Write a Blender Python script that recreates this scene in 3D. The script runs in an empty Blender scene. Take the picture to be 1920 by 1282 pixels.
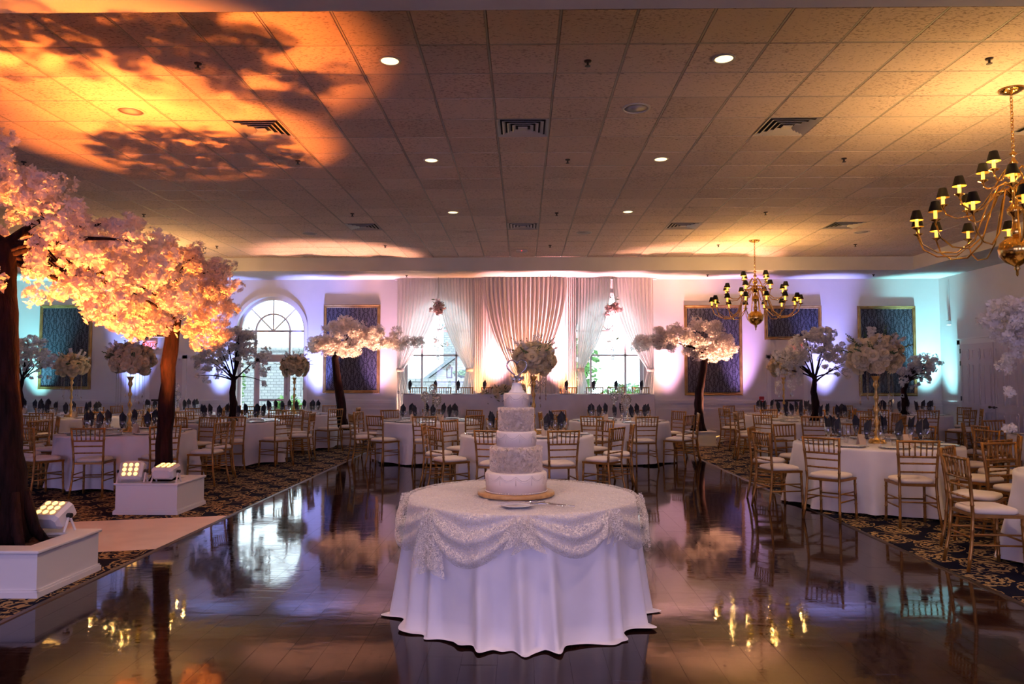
import bpy, math, random
import numpy as np
from mathutils import Vector, Matrix

PI = math.pi
rnd = random.Random(7)
nrng = np.random.default_rng(11)
scene = bpy.context.scene
col = scene.collection

# ------------------------------------------------------------------ camera
cam_data = bpy.data.cameras.new('camera')
cam_data.sensor_width = 36.0
cam_data.lens = 1375.0 / 1920.0 * 36.0
cam_data.clip_start = 0.05
cam_data.clip_end = 300
cam = bpy.data.objects.new('camera', cam_data)
cam.location = (0, 0, 1.56)
cam.rotation_euler = (math.radians(90 + 2.92), 0, math.radians(0.83))
col.objects.link(cam)
scene.camera = cam
CAMM = (Matrix.Translation(cam.location) @ cam.rotation_euler.to_matrix().to_4x4()).inverted()

def project(p):
    """world point -> (x, y) in the 1920x1282 frame and depth; used only to leave out things wholly outside the view"""
    q = CAMM @ Vector(p)
    d = -q.z
    if d < 0.05:
        return (-9999, -9999, d)
    return (960 + 1375 * q.x / d, 641 - 1375 * q.y / d, d)

def in_view(p, margin=60):
    x, y, d = project(p)
    return d > 0.1 and -margin < x < 1920 + margin and -margin < y < 1282 + margin

# ------------------------------------------------------------------ world, light, exposure
world = bpy.data.worlds.new('World')
scene.world = world
world.use_nodes = True
wn = world.node_tree.nodes
wn['Background'].inputs['Color'].default_value = (0.80, 0.92, 1.0, 1)
wn['Background'].inputs['Strength'].default_value = 3.4
scene.view_settings.view_transform = 'Standard'
scene.view_settings.look = 'None'
scene.view_settings.gamma = 1.0
scene.view_settings.use_curve_mapping = False
scene.view_settings.exposure = 0.74
cy = scene.cycles
cy.max_bounces = 5
cy.diffuse_bounces = 3
cy.glossy_bounces = 3
cy.transmission_bounces = 3
cy.transparent_max_bounces = 9
cy.use_adaptive_sampling = True
cy.adaptive_threshold = 0.1
cy.adaptive_min_samples = 20
cy.light_sampling_threshold = 0.03
cy.sample_clamp_indirect = 4.0
cy.caustics_reflective = False
cy.caustics_refractive = False
cy.use_denoising = True

WALL_Y, WALL_L, WALL_R, WALL_B = 19.0, -13.4, 10.75, -7.0
SOFF = 4.16            # soffit height
CEIL = 4.478           # ceiling height
CO_Y0, CO_Y1, CO_X0, CO_X1 = 5.04, 17.45, -12.3, 9.29   # raised ceiling field

def light(kind, name, loc, energy, color, direction=None, size=None, sizey=None, spot=None, blend=0.5, radius=None):
    d = bpy.data.lights.new(name, kind)
    d.energy = energy
    d.color = color
    if kind == 'AREA':
        d.shape = 'RECTANGLE' if sizey else 'DISK'
        d.size = size
        if sizey: d.size_y = sizey
    if kind == 'SPOT':
        d.spot_size = math.radians(spot)
        d.spot_blend = blend
    if radius is not None and kind != 'AREA':
        d.shadow_soft_size = radius
    o = bpy.data.objects.new(name, d)
    o.location = loc
    if direction is not None:
        o.rotation_euler = Vector(direction).to_track_quat('-Z', 'Y').to_euler()
    col.objects.link(o)
    return o

# unseen fill lights added by the rear wall for soft cool front light
for i, x in enumerate((-9.0, -4.2, 1.2, 6.2)):
    light('AREA', 'rear_fill_light', (x, WALL_B + 0.12, 2.0), 94, (0.54, 0.48, 1.0), (0, 1, 0), 2.2, 2.6)
# daylight portals in the three arched windows of the far wall
for x, z0 in ((-6.57, 0.05), (-2.185, 0.95), (2.23, 0.95)):
    p = light('AREA', 'window_portal', (x, WALL_Y + 0.30, (z0 + 3.75) / 2), 1, (1, 1, 1), (0, -1, 0), 1.85, 3.75 - z0)
    p.data.cycles.is_portal = True

# ------------------------------------------------------------------ helpers
class MB:
    """collects shapes and links them as one mesh object"""
    def __init__(s):
        s.v, s.f = [], []
    def add(s, vs, fs):
        o = len(s.v)
        s.v.extend([tuple(p) for p in vs])
        s.f.extend([tuple(i + o for i in f) for f in fs])
        return s
    def box(s, c, d, rot=0.0):
        x, y, z = d[0] / 2, d[1] / 2, d[2] / 2
        ca, sa = math.cos(rot), math.sin(rot)
        vs = []
        for dz in (-z, z):
            for dx, dy in ((-x, -y), (x, -y), (x, y), (-x, y)):
                vs.append((c[0] + dx * ca - dy * sa, c[1] + dx * sa + dy * ca, c[2] + dz))
        return s.add(vs, [(3, 2, 1, 0), (4, 5, 6, 7), (0, 1, 5, 4), (1, 2, 6, 5), (2, 3, 7, 6), (3, 0, 4, 7)])
    def bbox(s, c, d, b=0.01):
        """box with chamfered top and vertical edges"""
        x, y, z = d[0] / 2, d[1] / 2, d[2] / 2
        def ring(ix, iy, zz):
            return [(c[0] - ix, c[1] - iy + b, zz), (c[0] - ix + b, c[1] - iy, zz), (c[0] + ix - b, c[1] - iy, zz), (c[0] + ix, c[1] - iy + b, zz),
                    (c[0] + ix, c[1] + iy - b, zz), (c[0] + ix - b, c[1] + iy, zz), (c[0] - ix + b, c[1] + iy, zz), (c[0] - ix, c[1] + iy - b, zz)]
        rs = [ring(x - b, y - b, c[2] - z), ring(x, y, c[2] - z + b), ring(x, y, c[2] + z - b), ring(x - b, y - b, c[2] + z)]
        vs = [p for r in rs for p in r]
        fs = [tuple(range(7, -1, -1)), tuple(range(24, 32))]
        for k in range(3):
            for i in range(8):
                j = (i + 1) % 8
                fs.append((k * 8 + i, k * 8 + j, k * 8 + 8 + j, k * 8 + 8 + i))
        return s.add(vs, fs)
    def tube(s, pts, rad, n=8, caps=True):
        pts = [Vector(p) for p in pts]
        if not hasattr(rad, '__len__'): rad = [rad] * len(pts)
        vs, fs = [], []
        up = None
        for i, p in enumerate(pts):
            t = (pts[min(i + 1, len(pts) - 1)] - pts[max(i - 1, 0)])
            if t.length < 1e-9: t = Vector((0, 0, 1))
            t.normalize()
            if up is None:
                up = Vector((1, 0, 0)) if abs(t.x) < 0.9 else Vector((0, 1, 0))
            a = up - t * up.dot(t)
            if a.length < 1e-6: a = t.orthogonal()
            a.normalize(); up = a
            b = t.cross(a)
            for k in range(n):
                th = 2 * PI * k / n
                vs.append(p + (a * math.cos(th) + b * math.sin(th)) * rad[i])
        for i in range(len(pts) - 1):
            for k in range(n):
                j = (k + 1) % n
                fs.append((i * n + k, i * n + j, (i + 1) * n + j, (i + 1) * n + k))
        if caps:
            fs.append(tuple(range(n - 1, -1, -1)))
            m = (len(pts) - 1) * n
            fs.append(tuple(range(m, m + n)))
        return s.add(vs, fs)
    def lathe(s, prof, n=20, c=(0, 0, 0), caps=True):
        vs, fs = [], []
        for r, z in prof:
            for k in range(n):
                th = 2 * PI * k / n
                vs.append((c[0] + r * math.cos(th), c[1] + r * math.sin(th), c[2] + z))
        for i in range(len(prof) - 1):
            for k in range(n):
                j = (k + 1) % n
                fs.append((i * n + k, i * n + j, (i + 1) * n + j, (i + 1) * n + k))
        if caps:
            if prof[0][0] > 1e-4: fs.append(tuple(range(n - 1, -1, -1)))
            if prof[-1][0] > 1e-4:
                m = (len(prof) - 1) * n
                fs.append(tuple(range(m, m + n)))
        return s.add(vs, fs)
    def ball(s, c, r, n=8, m=5, sq=(1, 1, 1)):
        vs, fs = [(c[0], c[1], c[2] - r * sq[2])], []
        for i in range(1, m):
            ph = -PI / 2 + PI * i / m
            for k in range(n):
                th = 2 * PI * k / n
                vs.append((c[0] + r * sq[0] * math.cos(ph) * math.cos(th), c[1] + r * sq[1] * math.cos(ph) * math.sin(th), c[2] + r * sq[2] * math.sin(ph)))
        vs.append((c[0], c[1], c[2] + r * sq[2]))
        for k in range(n):
            fs.append((0, 1 + (k + 1) % n, 1 + k))
            fs.append((len(vs) - 1, 1 + (m - 2) * n + k, 1 + (m - 2) * n + (k + 1) % n))
        for i in range(m - 2):
            for k in range(n):
                j = (k + 1) % n
                fs.append((1 + i * n + k, 1 + i * n + j, 1 + (i + 1) * n + j, 1 + (i + 1) * n + k))
        return s.add(vs, fs)
    def octa(s, c, r, h):
        vs = [(c[0], c[1], c[2] - h), (c[0], c[1], c[2] + h)] + [(c[0] + r * math.cos(k * PI / 2), c[1] + r * math.sin(k * PI / 2), c[2]) for k in range(4)]
        fs = []
        for k in range(4):
            a, b = 2 + k, 2 + (k + 1) % 4
            fs += [(0, b, a), (1, a, b)]
        return s.add(vs, fs)
    def grid(s, fn, nu, nv, close_u=False):
        vs = [fn(i / (nu if close_u else nu - 1), j / (nv - 1)) for j in range(nv) for i in range(nu)]
        fs = []
        for j in range(nv - 1):
            for i in range(nu if close_u else nu - 1):
                i2 = (i + 1) % nu
                fs.append((j * nu + i, j * nu + i2, (j + 1) * nu + i2, (j + 1) * nu + i))
        return s.add(vs, fs)
    def prism_xz(s, pts, y0, y1):
        n = len(pts)
        vs = [(x, y0, z) for x, z in pts] + [(x, y1, z) for x, z in pts]
        fs = [tuple(range(n)), tuple(range(2 * n - 1, n - 1, -1))]
        for i in range(n):
            j = (i + 1) % n
            fs.append((i, i + n, j + n, j))
        return s.add(vs, fs)
    def mesh(s, name, mat, smooth=False):
        me = bpy.data.meshes.new(name)
        me.from_pydata(s.v, [], s.f)
        if mat is not None: me.materials.append(mat)
        if smooth:
            me.polygons.foreach_set('use_smooth', [True] * len(me.polygons))
        me.update()
        return me
    def build(s, name, mat, parent=None, smooth=False, loc=None):
        return link(name, s.mesh(name, mat, smooth), parent, loc)

def link(name, me, parent=None, loc=None, rot=None):
    o = bpy.data.objects.new(name, me)
    col.objects.link(o)
    if parent is not None: o.parent = parent
    if loc is not None: o.location = loc
    if rot is not None: o.rotation_euler = rot
    return o

def tag(o, label, cat, group=None, kind=None):
    if label: o['label'] = label
    if cat: o['category'] = cat
    if group: o['group'] = group
    if kind: o['kind'] = kind
    return o

def struct(o, label=None, cat=None):
    o['kind'] = 'structure'
    if label: o['label'] = label
    if cat: o['category'] = cat
    return o

def thing(name, label, cat, loc=(0, 0, 0), rotz=0.0, group=None):
    o = link(name, None, None, loc, (0, 0, rotz))
    o.empty_display_size = 0.1
    return tag(o, label, cat, group)

KIDS = {}
def dup(root, loc, rotz=0.0, label=None, group=None):
    r = root.copy(); col.objects.link(r)
    r.location = loc; r.rotation_euler = (0, 0, rotz)
    if label: r['label'] = label
    if group: r['group'] = group
    for ch in kids(root):
        c = ch.copy(); col.objects.link(c); c.parent = r
        for g in kids(ch):
            d = g.copy(); col.objects.link(d); d.parent = c
    return r
def kids(o):
    if o.name not in KIDS:
        KIDS[o.name] = list(o.children)
    return KIDS[o.name]

# ------------------------------------------------------------------ materials
def mat(name, color=(0.8, 0.8, 0.8), rough=0.6, metal=0.0, spec=0.5, emit=None, estr=1.0, sheen=0.0, coat=0.0, trans=0.0):
    m = bpy.data.materials.new(name)
    m.use_nodes = True
    b = m.node_tree.nodes['Principled BSDF']
    b.inputs['Base Color'].default_value = (*color, 1)
    b.inputs['Roughness'].default_value = rough
    b.inputs['Metallic'].default_value = metal
    b.inputs['Specular IOR Level'].default_value = spec
    if sheen: b.inputs['Sheen Weight'].default_value = sheen
    if coat: b.inputs['Coat Weight'].default_value = coat
    if trans: b.inputs['Transmission Weight'].default_value = trans
    if emit:
        b.inputs['Emission Color'].default_value = (*emit, 1)
        b.inputs['Emission Strength'].default_value = estr
    return m

def nodes(m):
    nt = m.node_tree
    return nt, nt.nodes, nt.links, nt.nodes['Principled BSDF']

def noise_color(m, c1, c2, scale=5, detail=4, coord='Object', lo=0.35, hi=0.65, bump=0.0, bscale=None, stretch=None):
    """base colour from two tones of noise; optional bump"""
    nt, N, L, b = nodes(m)
    tc = N.new('ShaderNodeTexCoord')
    src = tc.outputs[coord]
    if stretch:
        mp = N.new('ShaderNodeMapping'); mp.inputs['Scale'].default_value = stretch
        L.new(src, mp.inputs['Vector']); src = mp.outputs['Vector']
    nz = N.new('ShaderNodeTexNoise'); nz.inputs['Scale'].default_value = scale; nz.inputs['Detail'].default_value = detail
    L.new(src, nz.inputs['Vector'])
    cr = N.new('ShaderNodeValToRGB')
    cr.color_ramp.elements[0].position = lo; cr.color_ramp.elements[0].color = (*c1, 1)
    cr.color_ramp.elements[1].position = hi; cr.color_ramp.elements[1].color = (*c2, 1)
    L.new(nz.outputs['Fac'], cr.inputs['Fac'])
    L.new(cr.outputs['Color'], b.inputs['Base Color'])
    if bump:
        n2 = N.new('ShaderNodeTexNoise'); n2.inputs['Scale'].default_value = bscale or scale * 4; n2.inputs['Detail'].default_value = 3
        L.new(src, n2.inputs['Vector'])
        bp = N.new('ShaderNodeBump'); bp.inputs['Strength'].default_value = bump; bp.inputs['Distance'].default_value = 0.01
        L.new(n2.outputs['Fac'], bp.inputs['Height']); L.new(bp.outputs['Normal'], b.inputs['Normal'])
    return m

def translucent(m, amount, tcolor):
    """mix the principled surface with a translucent one (thin petals, sheer cloth)"""
    nt, N, L, b = nodes(m)
    out = N['Material Output']
    t = N.new('ShaderNodeBsdfTranslucent'); t.inputs['Color'].default_value = (*tcolor, 1)
    mx = N.new('ShaderNodeMixShader'); mx.inputs['Fac'].default_value = amount
    L.new(b.outputs['BSDF'], mx.inputs[1]); L.new(t.outputs['BSDF'], mx.inputs[2])
    L.new(mx.outputs['Shader'], out.inputs['Surface'])
    return mx

def add_transparent(m, src_socket, amount):
    nt, N, L, b = nodes(m)
    out = N['Material Output']
    t = N.new('ShaderNodeBsdfTransparent')
    mx = N.new('ShaderNodeMixShader')
    if hasattr(amount, 'links'): L.new(amount, mx.inputs['Fac'])
    else: mx.inputs['Fac'].default_value = amount
    L.new(src_socket, mx.inputs[1]); L.new(t.outputs['BSDF'], mx.inputs[2])
    L.new(mx.outputs['Shader'], out.inputs['Surface'])

def thin_glass(name, tint=(1, 1, 1), gloss=0.12, rough=0.02):
    m = bpy.data.materials.new(name); m.use_nodes = True
    nt = m.node_tree; N = nt.nodes; L = nt.links
    N.remove(N['Principled BSDF'])
    t = N.new('ShaderNodeBsdfTransparent'); t.inputs['Color'].default_value = (*tint, 1)
    g = N.new('ShaderNodeBsdfGlossy'); g.inputs['Roughness'].default_value = rough
    lw = N.new('ShaderNodeLayerWeight'); lw.inputs['Blend'].default_value = 0.3
    ma = N.new('ShaderNodeMath'); ma.operation = 'MULTIPLY_ADD'; ma.inputs[1].default_value = 0.75; ma.inputs[2].default_value = gloss
    L.new(lw.outputs['Facing'], ma.inputs[0])
    mx = N.new('ShaderNodeMixShader')
    L.new(ma.outputs[0], mx.inputs['Fac']); L.new(t.outputs[0], mx.inputs[1]); L.new(g.outputs[0], mx.inputs[2])
    L.new(mx.outputs[0], N['Material Output'].inputs['Surface'])
    return m

M = {}
M['wall'] = noise_color(mat('painted_wall', rough=0.7, spec=0.3), (0.70, 0.68, 0.70), (0.74, 0.72, 0.74), scale=1.5)
M['trim'] = mat('painted_trim', (0.78, 0.76, 0.77), 0.45)
M['soffit'] = noise_color(mat('soffit_paint', rough=0.8, spec=0.2), (0.56, 0.53, 0.50), (0.60, 0.57, 0.54), scale=2)
M['door_paint'] = mat('door_paint', (0.66, 0.60, 0.64), 0.45)
M['grid'] = mat('ceiling_grid_metal', (0.40, 0.36, 0.33), 0.6)
# acoustic tile: beige board with dark fissures
m = mat('acoustic_tile', rough=0.9, spec=0.1); M['tile'] = m
nt, N, L, b = nodes(m)
tc = N.new('ShaderNodeTexCoord'); oi = N.new('ShaderNodeObjectInfo')
geo = N.new('ShaderNodeNewGeometry')
mp = N.new('ShaderNodeMapping'); mp.inputs['Scale'].default_value = (30, 70, 30)
L.new(geo.outputs['Position'], mp.inputs['Vector'])
nz = N.new('ShaderNodeTexNoise'); nz.inputs['Scale'].default_value = 1.0; nz.inputs['Detail'].default_value = 3
L.new(mp.outputs['Vector'], nz.inputs['Vector'])
n2 = N.new('ShaderNodeTexNoise'); n2.inputs['Scale'].default_value = 1.3; n2.inputs['Detail'].default_value = 2
L.new(geo.outputs['Position'], n2.inputs['Vector'])
th = N.new('ShaderNodeMath'); th.operation = 'MULTIPLY_ADD'; th.inputs[1].default_value = 0.22; th.inputs[2].default_value = 0.22
L.new(n2.outputs['Fac'], th.inputs[0])
ls = N.new('ShaderNodeMath'); ls.operation = 'SUBTRACT'; L.new(nz.outputs['Fac'], ls.inputs[0]); L.new(th.outputs[0], ls.inputs[1])
cr = N.new('ShaderNodeValToRGB')
cr.color_ramp.elements[0].position = 0.02; cr.color_ramp.elements[0].color = (0.36, 0.275, 0.25, 1)
cr.color_ramp.elements[1].position = 0.10; cr.color_ramp.elements[1].color = (0.64, 0.51, 0.47, 1)
L.new(ls.outputs[0], cr.inputs['Fac'])
hs = N.new('ShaderNodeHueSaturation')
vr = N.new('ShaderNodeMath'); vr.operation = 'MULTIPLY_ADD'; vr.inputs[1].default_value = 0.16; vr.inputs[2].default_value = 0.92
L.new(oi.outputs['Random'], vr.inputs[0]); L.new(vr.outputs[0], hs.inputs['Value']); L.new(cr.outputs['Color'], hs.inputs['Color'])
L.new(hs.outputs['Color'], b.inputs['Base Color'])

# dance floor: dark stained glossy wood
m = mat('dance_floor_wood', rough=0.09, spec=0.24); M['dance'] = m
nt, N, L, b = nodes(m)
b.inputs['Coat Roughness'].default_value = 0.05
geo = N.new('ShaderNodeNewGeometry'); oi = N.new('ShaderNodeObjectInfo')
mp = N.new('ShaderNodeMapping'); mp.inputs['Scale'].default_value = (14, 1.6, 1); L.new(geo.outputs['Position'], mp.inputs['Vector'])
nz = N.new('ShaderNodeTexNoise'); nz.inputs['Scale'].default_value = 2.0; nz.inputs['Detail'].default_value = 6; L.new(mp.outputs['Vector'], nz.inputs['Vector'])
cr = N.new('ShaderNodeValToRGB')
cr.color_ramp.elements[0].position = 0.3; cr.color_ramp.elements[0].color = (0.008, 0.0032, 0.003, 1)
cr.color_ramp.elements[1].position = 0.75; cr.color_ramp.elements[1].color = (0.032, 0.013, 0.010, 1)
L.new(nz.outputs['Fac'], cr.inputs['Fac'])
hs = N.new('ShaderNodeHueSaturation')
vr = N.new('ShaderNodeMath'); vr.operation = 'MULTIPLY_ADD'; vr.inputs[1].default_value = 0.4; vr.inputs[2].default_value = 0.8
L.new(oi.outputs['Random'], vr.inputs[0]); L.new(vr.outputs[0], hs.inputs['Value']); L.new(cr.outputs['Color'], hs.inputs['Color'])
L.new(hs.outputs['Color'], b.inputs['Base Color'])
# fine scratches raise the roughness, gentle waviness bends the reflections
sc = N.new('ShaderNodeTexNoise'); sc.inputs['Scale'].default_value = 1.0; sc.inputs['Detail'].default_value = 5
mp2 = N.new('ShaderNodeMapping'); mp2.inputs['Scale'].default_value = (3, 30, 1); mp2.inputs['Rotation'].default_value = (0, 0, 0.6); L.new(geo.outputs['Position'], mp2.inputs['Vector']); L.new(mp2.outputs['Vector'], sc.inputs['Vector'])
rr = N.new('ShaderNodeMapRange'); rr.inputs['From Min'].default_value = 0.35; rr.inputs['From Max'].default_value = 0.8; rr.inputs['To Min'].default_value = 0.03; rr.inputs['To Max'].default_value = 0.13
L.new(sc.outputs['Fac'], rr.inputs['Value']); L.new(rr.outputs['Result'], b.inputs['Roughness'])
wv = N.new('ShaderNodeTexNoise'); wv.inputs['Scale'].default_value = 7.0; wv.inputs['Detail'].default_value = 2; L.new(geo.outputs['Position'], wv.inputs['Vector'])
bp = N.new('ShaderNodeBump'); bp.inputs['Strength'].default_value = 0.05; bp.inputs['Distance'].default_value = 0.01
L.new(wv.outputs['Fac'], bp.inputs['Height']); L.new(bp.outputs['Normal'], b.inputs['Normal']); L.new(bp.outputs['Normal'], b.inputs['Coat Normal'])

# carpet: tan scroll medallions on navy, brick-offset lattice
m = mat('damask_carpet', rough=0.95, spec=0.05); M['carpet'] = m
nt, N, L, b = nodes(m)
geo = N.new('ShaderNodeNewGeometry')
def mnode(op, a, c=None, d=None):
    n = N.new('ShaderNodeMath'); n.operation = op
    for i, v in enumerate((a, c, d)):
        if v is None: continue
        if isinstance(v, (int, float)): n.inputs[i].default_value = v
        else: L.new(v, n.inputs[i])
    return n.outputs[0]
sep = N.new('ShaderNodeSeparateXYZ'); L.new(geo.outputs['Position'], sep.inputs[0])
PX, PY = 0.60, 0.74
def lattice(ox, oy):
    u = mnode('SUBTRACT', mnode('FRACT', mnode('ADD', mnode('DIVIDE', sep.outputs['X'], PX), ox)), 0.5)
    v = mnode('SUBTRACT', mnode('FRACT', mnode('ADD', mnode('DIVIDE', sep.outputs['Y'], PY), oy)), 0.5)
    u = mnode('MULTIPLY', u, 1.0); 
    return mnode('SQRT', mnode('ADD', mnode('MULTIPLY', u, u), mnode('MULTIPLY', v, v)))
dist = mnode('MINIMUM', lattice(100.0, 100.0), lattice(100.5, 100.5))
wob = N.new('ShaderNodeTexNoise'); wob.inputs['Scale'].default_value = 9.0; wob.inputs['Detail'].default_value = 2; L.new(geo.outputs['Position'], wob.inputs['Vector'])
dist2 = mnode('ADD', dist, mnode('MULTIPLY', mnode('SUBTRACT', wob.outputs['Fac'], 0.5), 0.22))
med = mnode('LESS_THAN', dist2, 0.335)
vo = N.new('ShaderNodeTexVoronoi'); vo.feature = 'DISTANCE_TO_EDGE'; vo.inputs['Scale'].default_value = 15.0
nv = N.new('ShaderNodeTexNoise'); nv.inputs['Scale'].default_value = 10.0; nv.inputs['Detail'].default_value = 1; L.new(geo.outputs['Position'], nv.inputs['Vector'])
vm = N.new('ShaderNodeMixRGB'); vm.inputs['Fac'].default_value = 0.16; L.new(geo.outputs['Position'], vm.inputs['Color1']); L.new(nv.outputs['Color'], vm.inputs['Color2'])
L.new(vm.outputs['Color'], vo.inputs['Vector'])
rings = mnode('SINE', mnode('MULTIPLY', dist2, 62.0))
leaf = mnode('MULTIPLY', mnode('GREATER_THAN', vo.outputs['Distance'], 0.16), med)
leaf = mnode('MAXIMUM', leaf, mnode('MULTIPLY', mnode('GREATER_THAN', rings, 0.55), med))
fz = N.new('ShaderNodeTexNoise'); fz.inputs['Scale'].default_value = 240.0; fz.inputs['Detail'].default_value = 1; L.new(geo.outputs['Position'], fz.inputs['Vector'])
leaf = mnode('MULTIPLY', leaf, mnode('GREATER_THAN', nv.outputs['Fac'], 0.40))
tan = N.new('ShaderNodeMixRGB'); tan.inputs['Color1'].default_value = (0.24, 0.155, 0.075, 1); tan.inputs['Color2'].default_value = (0.44, 0.32, 0.17, 1); L.new(fz.outputs['Fac'], tan.inputs['Fac'])
mixc = N.new('ShaderNodeMixRGB'); mixc.inputs['Color1'].default_value = (0.006, 0.008, 0.022, 1)
L.new(leaf, mixc.inputs['Fac']); L.new(tan.outputs['Color'], mixc.inputs['Color2'])
L.new(mixc.outputs['Color'], b.inputs['Base Color'])
bp = N.new('ShaderNodeBump'); bp.inputs['Strength'].default_value = 0.5; bp.inputs['Distance'].default_value = 0.004
L.new(fz.outputs['Fac'], bp.inputs['Height']); L.new(bp.outputs['Normal'], b.inputs['Normal'])

# damask wallpaper panel: slate pattern on near-black navy
m = mat('damask_wallpaper', rough=0.55, spec=0.35); M['damask'] = m
nt, N, L, b = nodes(m)
geo = N.new('ShaderNodeNewGeometry'); sep = N.new('ShaderNodeSeparateXYZ'); L.new(geo.outputs['Position'], sep.inputs[0])
def tri(x, p, o=0.0):
    f = mnode('FRACT', mnode('ADD', mnode('DIVIDE', x, p), 50.0 + o))
    return mnode('ABSOLUTE', mnode('SUBTRACT', f, 0.5))
ux = tri(sep.outputs['X'], 0.34); uz = tri(sep.outputs['Z'], 0.44)
d1 = mnode('SQRT', mnode('ADD', mnode('MULTIPLY', ux, ux), mnode('MULTIPLY', uz, uz)))
ux2 = tri(sep.outputs['X'], 0.34, 0.5); uz2 = tri(sep.outputs['Z'], 0.44, 0.5)
d2 = mnode('SQRT', mnode('ADD', mnode('MULTIPLY', ux2, ux2), mnode('MULTIPLY', uz2, uz2)))
dd = mnode('MINIMUM', d1, d2)
pat = mnode('GREATER_THAN', mnode('SINE', mnode('MULTIPLY', dd, 34.0)), 0.1)
pat2 = mnode('GREATER_THAN', mnode('SINE', mnode('MULTIPLY', mnode('ADD', mnode('MULTIPLY', ux, 2.0), uz), 24.0)), 0.3)
pp = mnode('ABSOLUTE', mnode('SUBTRACT', pat, pat2))
mixc = N.new('ShaderNodeMixRGB'); mixc.inputs['Color1'].default_value = (0.008, 0.010, 0.022, 1); mixc.inputs['Color2'].default_value = (0.085, 0.092, 0.13, 1)
L.new(pp, mixc.inputs['Fac']); L.new(mixc.outputs['Color'], b.inputs['Base Color'])

M['gold_frame'] = noise_color(mat('antique_gold_frame', rough=0.4, metal=0.5), (0.25, 0.14, 0.045), (0.40, 0.25, 0.09), scale=6)
M['chair'] = noise_color(mat('gold_chair_paint', rough=0.33, metal=0.55), (0.27, 0.118, 0.024), (0.39, 0.19, 0.042), scale=9)
M['cushion'] = noise_color(mat('ivory_cushion', rough=0.75, sheen=0.3), (0.72, 0.62, 0.50), (0.82, 0.73, 0.62), scale=4)
M['cloth'] = noise_color(mat('white_table_linen', rough=0.8, sheen=0.25), (0.70, 0.67, 0.70), (0.78, 0.75, 0.77), scale=3, bump=0.08, bscale=300)
M['cake_cloth'] = noise_color(mat('white_satin_linen', rough=0.6, sheen=0.4), (0.74, 0.71, 0.78), (0.80, 0.77, 0.83), scale=3)
M['napkin'] = noise_color(mat('navy_napkin', rough=0.8, sheen=0.2), (0.006, 0.009, 0.020), (0.012, 0.017, 0.034), scale=20)
M['glass'] = thin_glass('drinking_glass', (0.97, 0.98, 1.0), 0.16)
M['pane'] = thin_glass('window_pane', (0.97, 1.0, 1.0), 0.03)
M['china'] = mat('white_china', (0.80, 0.77, 0.76), 0.25)
M['silver'] = mat('silver_charger', (0.55, 0.52, 0.50), 0.22, 0.9)
M['steel'] = mat('polished_cutlery', (0.75, 0.73, 0.72), 0.18, 1.0)
M['card'] = mat('kraft_card', (0.72, 0.56, 0.40), 0.8)
M['brass'] = noise_color(mat('polished_brass', rough=0.16, metal=1.0), (0.72, 0.42, 0.10), (0.85, 0.55, 0.16), scale=8)
M['gold_stand'] = noise_color(mat('gold_leaf_stand', rough=0.3, metal=0.8), (0.60, 0.36, 0.10), (0.80, 0.52, 0.18), scale=14)
M['shade'] = mat('black_shade_fabric', (0.006, 0.005, 0.005), 0.7, spec=0.2)
M['shade_in'] = mat('gold_shade_lining', (0.75, 0.45, 0.10), 0.35, 0.6)
M['sleeve'] = mat('candle_sleeve_painted_glow', (0.9, 0.65, 0.2), 0.5, emit=(1.0, 0.55, 0.05), estr=1.7)  # bulb light on the sleeves is put in as their own glow
M['bulb'] = mat('glowing_bulb', (1, 0.8, 0.4), 0.4, emit=(1.0, 0.62, 0.18), estr=9.0)
M['white_paint'] = mat('white_planter_paint', (0.74, 0.71, 0.73), 0.4)
M['soil'] = noise_color(mat('planter_mulch', rough=0.95), (0.03, 0.012, 0.008), (0.10, 0.045, 0.03), scale=40, bump=0.8, bscale=60)
M['bark'] = noise_color(mat('dark_bark', rough=0.8, spec=0.12), (0.006, 0.0025, 0.003), (0.022, 0.008, 0.009), scale=9, stretch=(3, 3, 0.5), bump=0.9, bscale=22)
m = noise_color(mat('blossom_petals', rough=0.7, spec=0.2), (0.84, 0.74, 0.72), (0.90, 0.85, 0.84), scale=7); M['blossom'] = m
mx = translucent(m, 0.62, (1.0, 0.90, 0.84)); add_transparent(m, mx.outputs['Shader'], 0.26)
m = noise_color(mat('white_blossom_petals', rough=0.7, spec=0.2), (0.82, 0.79, 0.79), (0.92, 0.90, 0.89), scale=9); M['wblossom'] = m
mx = translucent(m, 0.45, (0.88, 0.86, 0.86)); add_transparent(m, mx.outputs['Shader'], 0.15)
m = noise_color(mat('ivory_flower', rough=0.7, spec=0.2), (0.86, 0.72, 0.44), (0.94, 0.84, 0.62), scale=14); M['flower'] = m
translucent(m, 0.35, (0.8, 0.7, 0.5))
m = noise_color(mat('pink_flower', rough=0.7, spec=0.2), (0.62, 0.36, 0.35), (0.76, 0.55, 0.52), scale=14); M['pink_flower'] = m
M['leaf'] = noise_color(mat('green_leaf', rough=0.6), (0.03, 0.07, 0.02), (0.11, 0.17, 0.06), scale=14)
M['crystal'] = thin_glass('cut_crystal', (0.92, 0.95, 1.0), 0.45, 0.05)
M['fondant'] = noise_color(mat('ivory_fondant', rough=0.5), (0.80, 0.70, 0.63), (0.84, 0.75, 0.68), scale=6)
M['ruffle'] = noise_color(mat('buttercream_ruffle', rough=0.6), (0.86, 0.74, 0.63), (0.93, 0.83, 0.73), scale=18); translucent(M['ruffle'], 0.3, (0.95, 0.85, 0.75))
M['wood_board'] = noise_color(mat('gold_wood_board', rough=0.4), (0.42, 0.22, 0.08), (0.58, 0.34, 0.14), scale=4, stretch=(1, 8, 1))
M['fixture'] = mat('white_lamp_housing', (0.72, 0.70, 0.72), 0.4)
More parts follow.
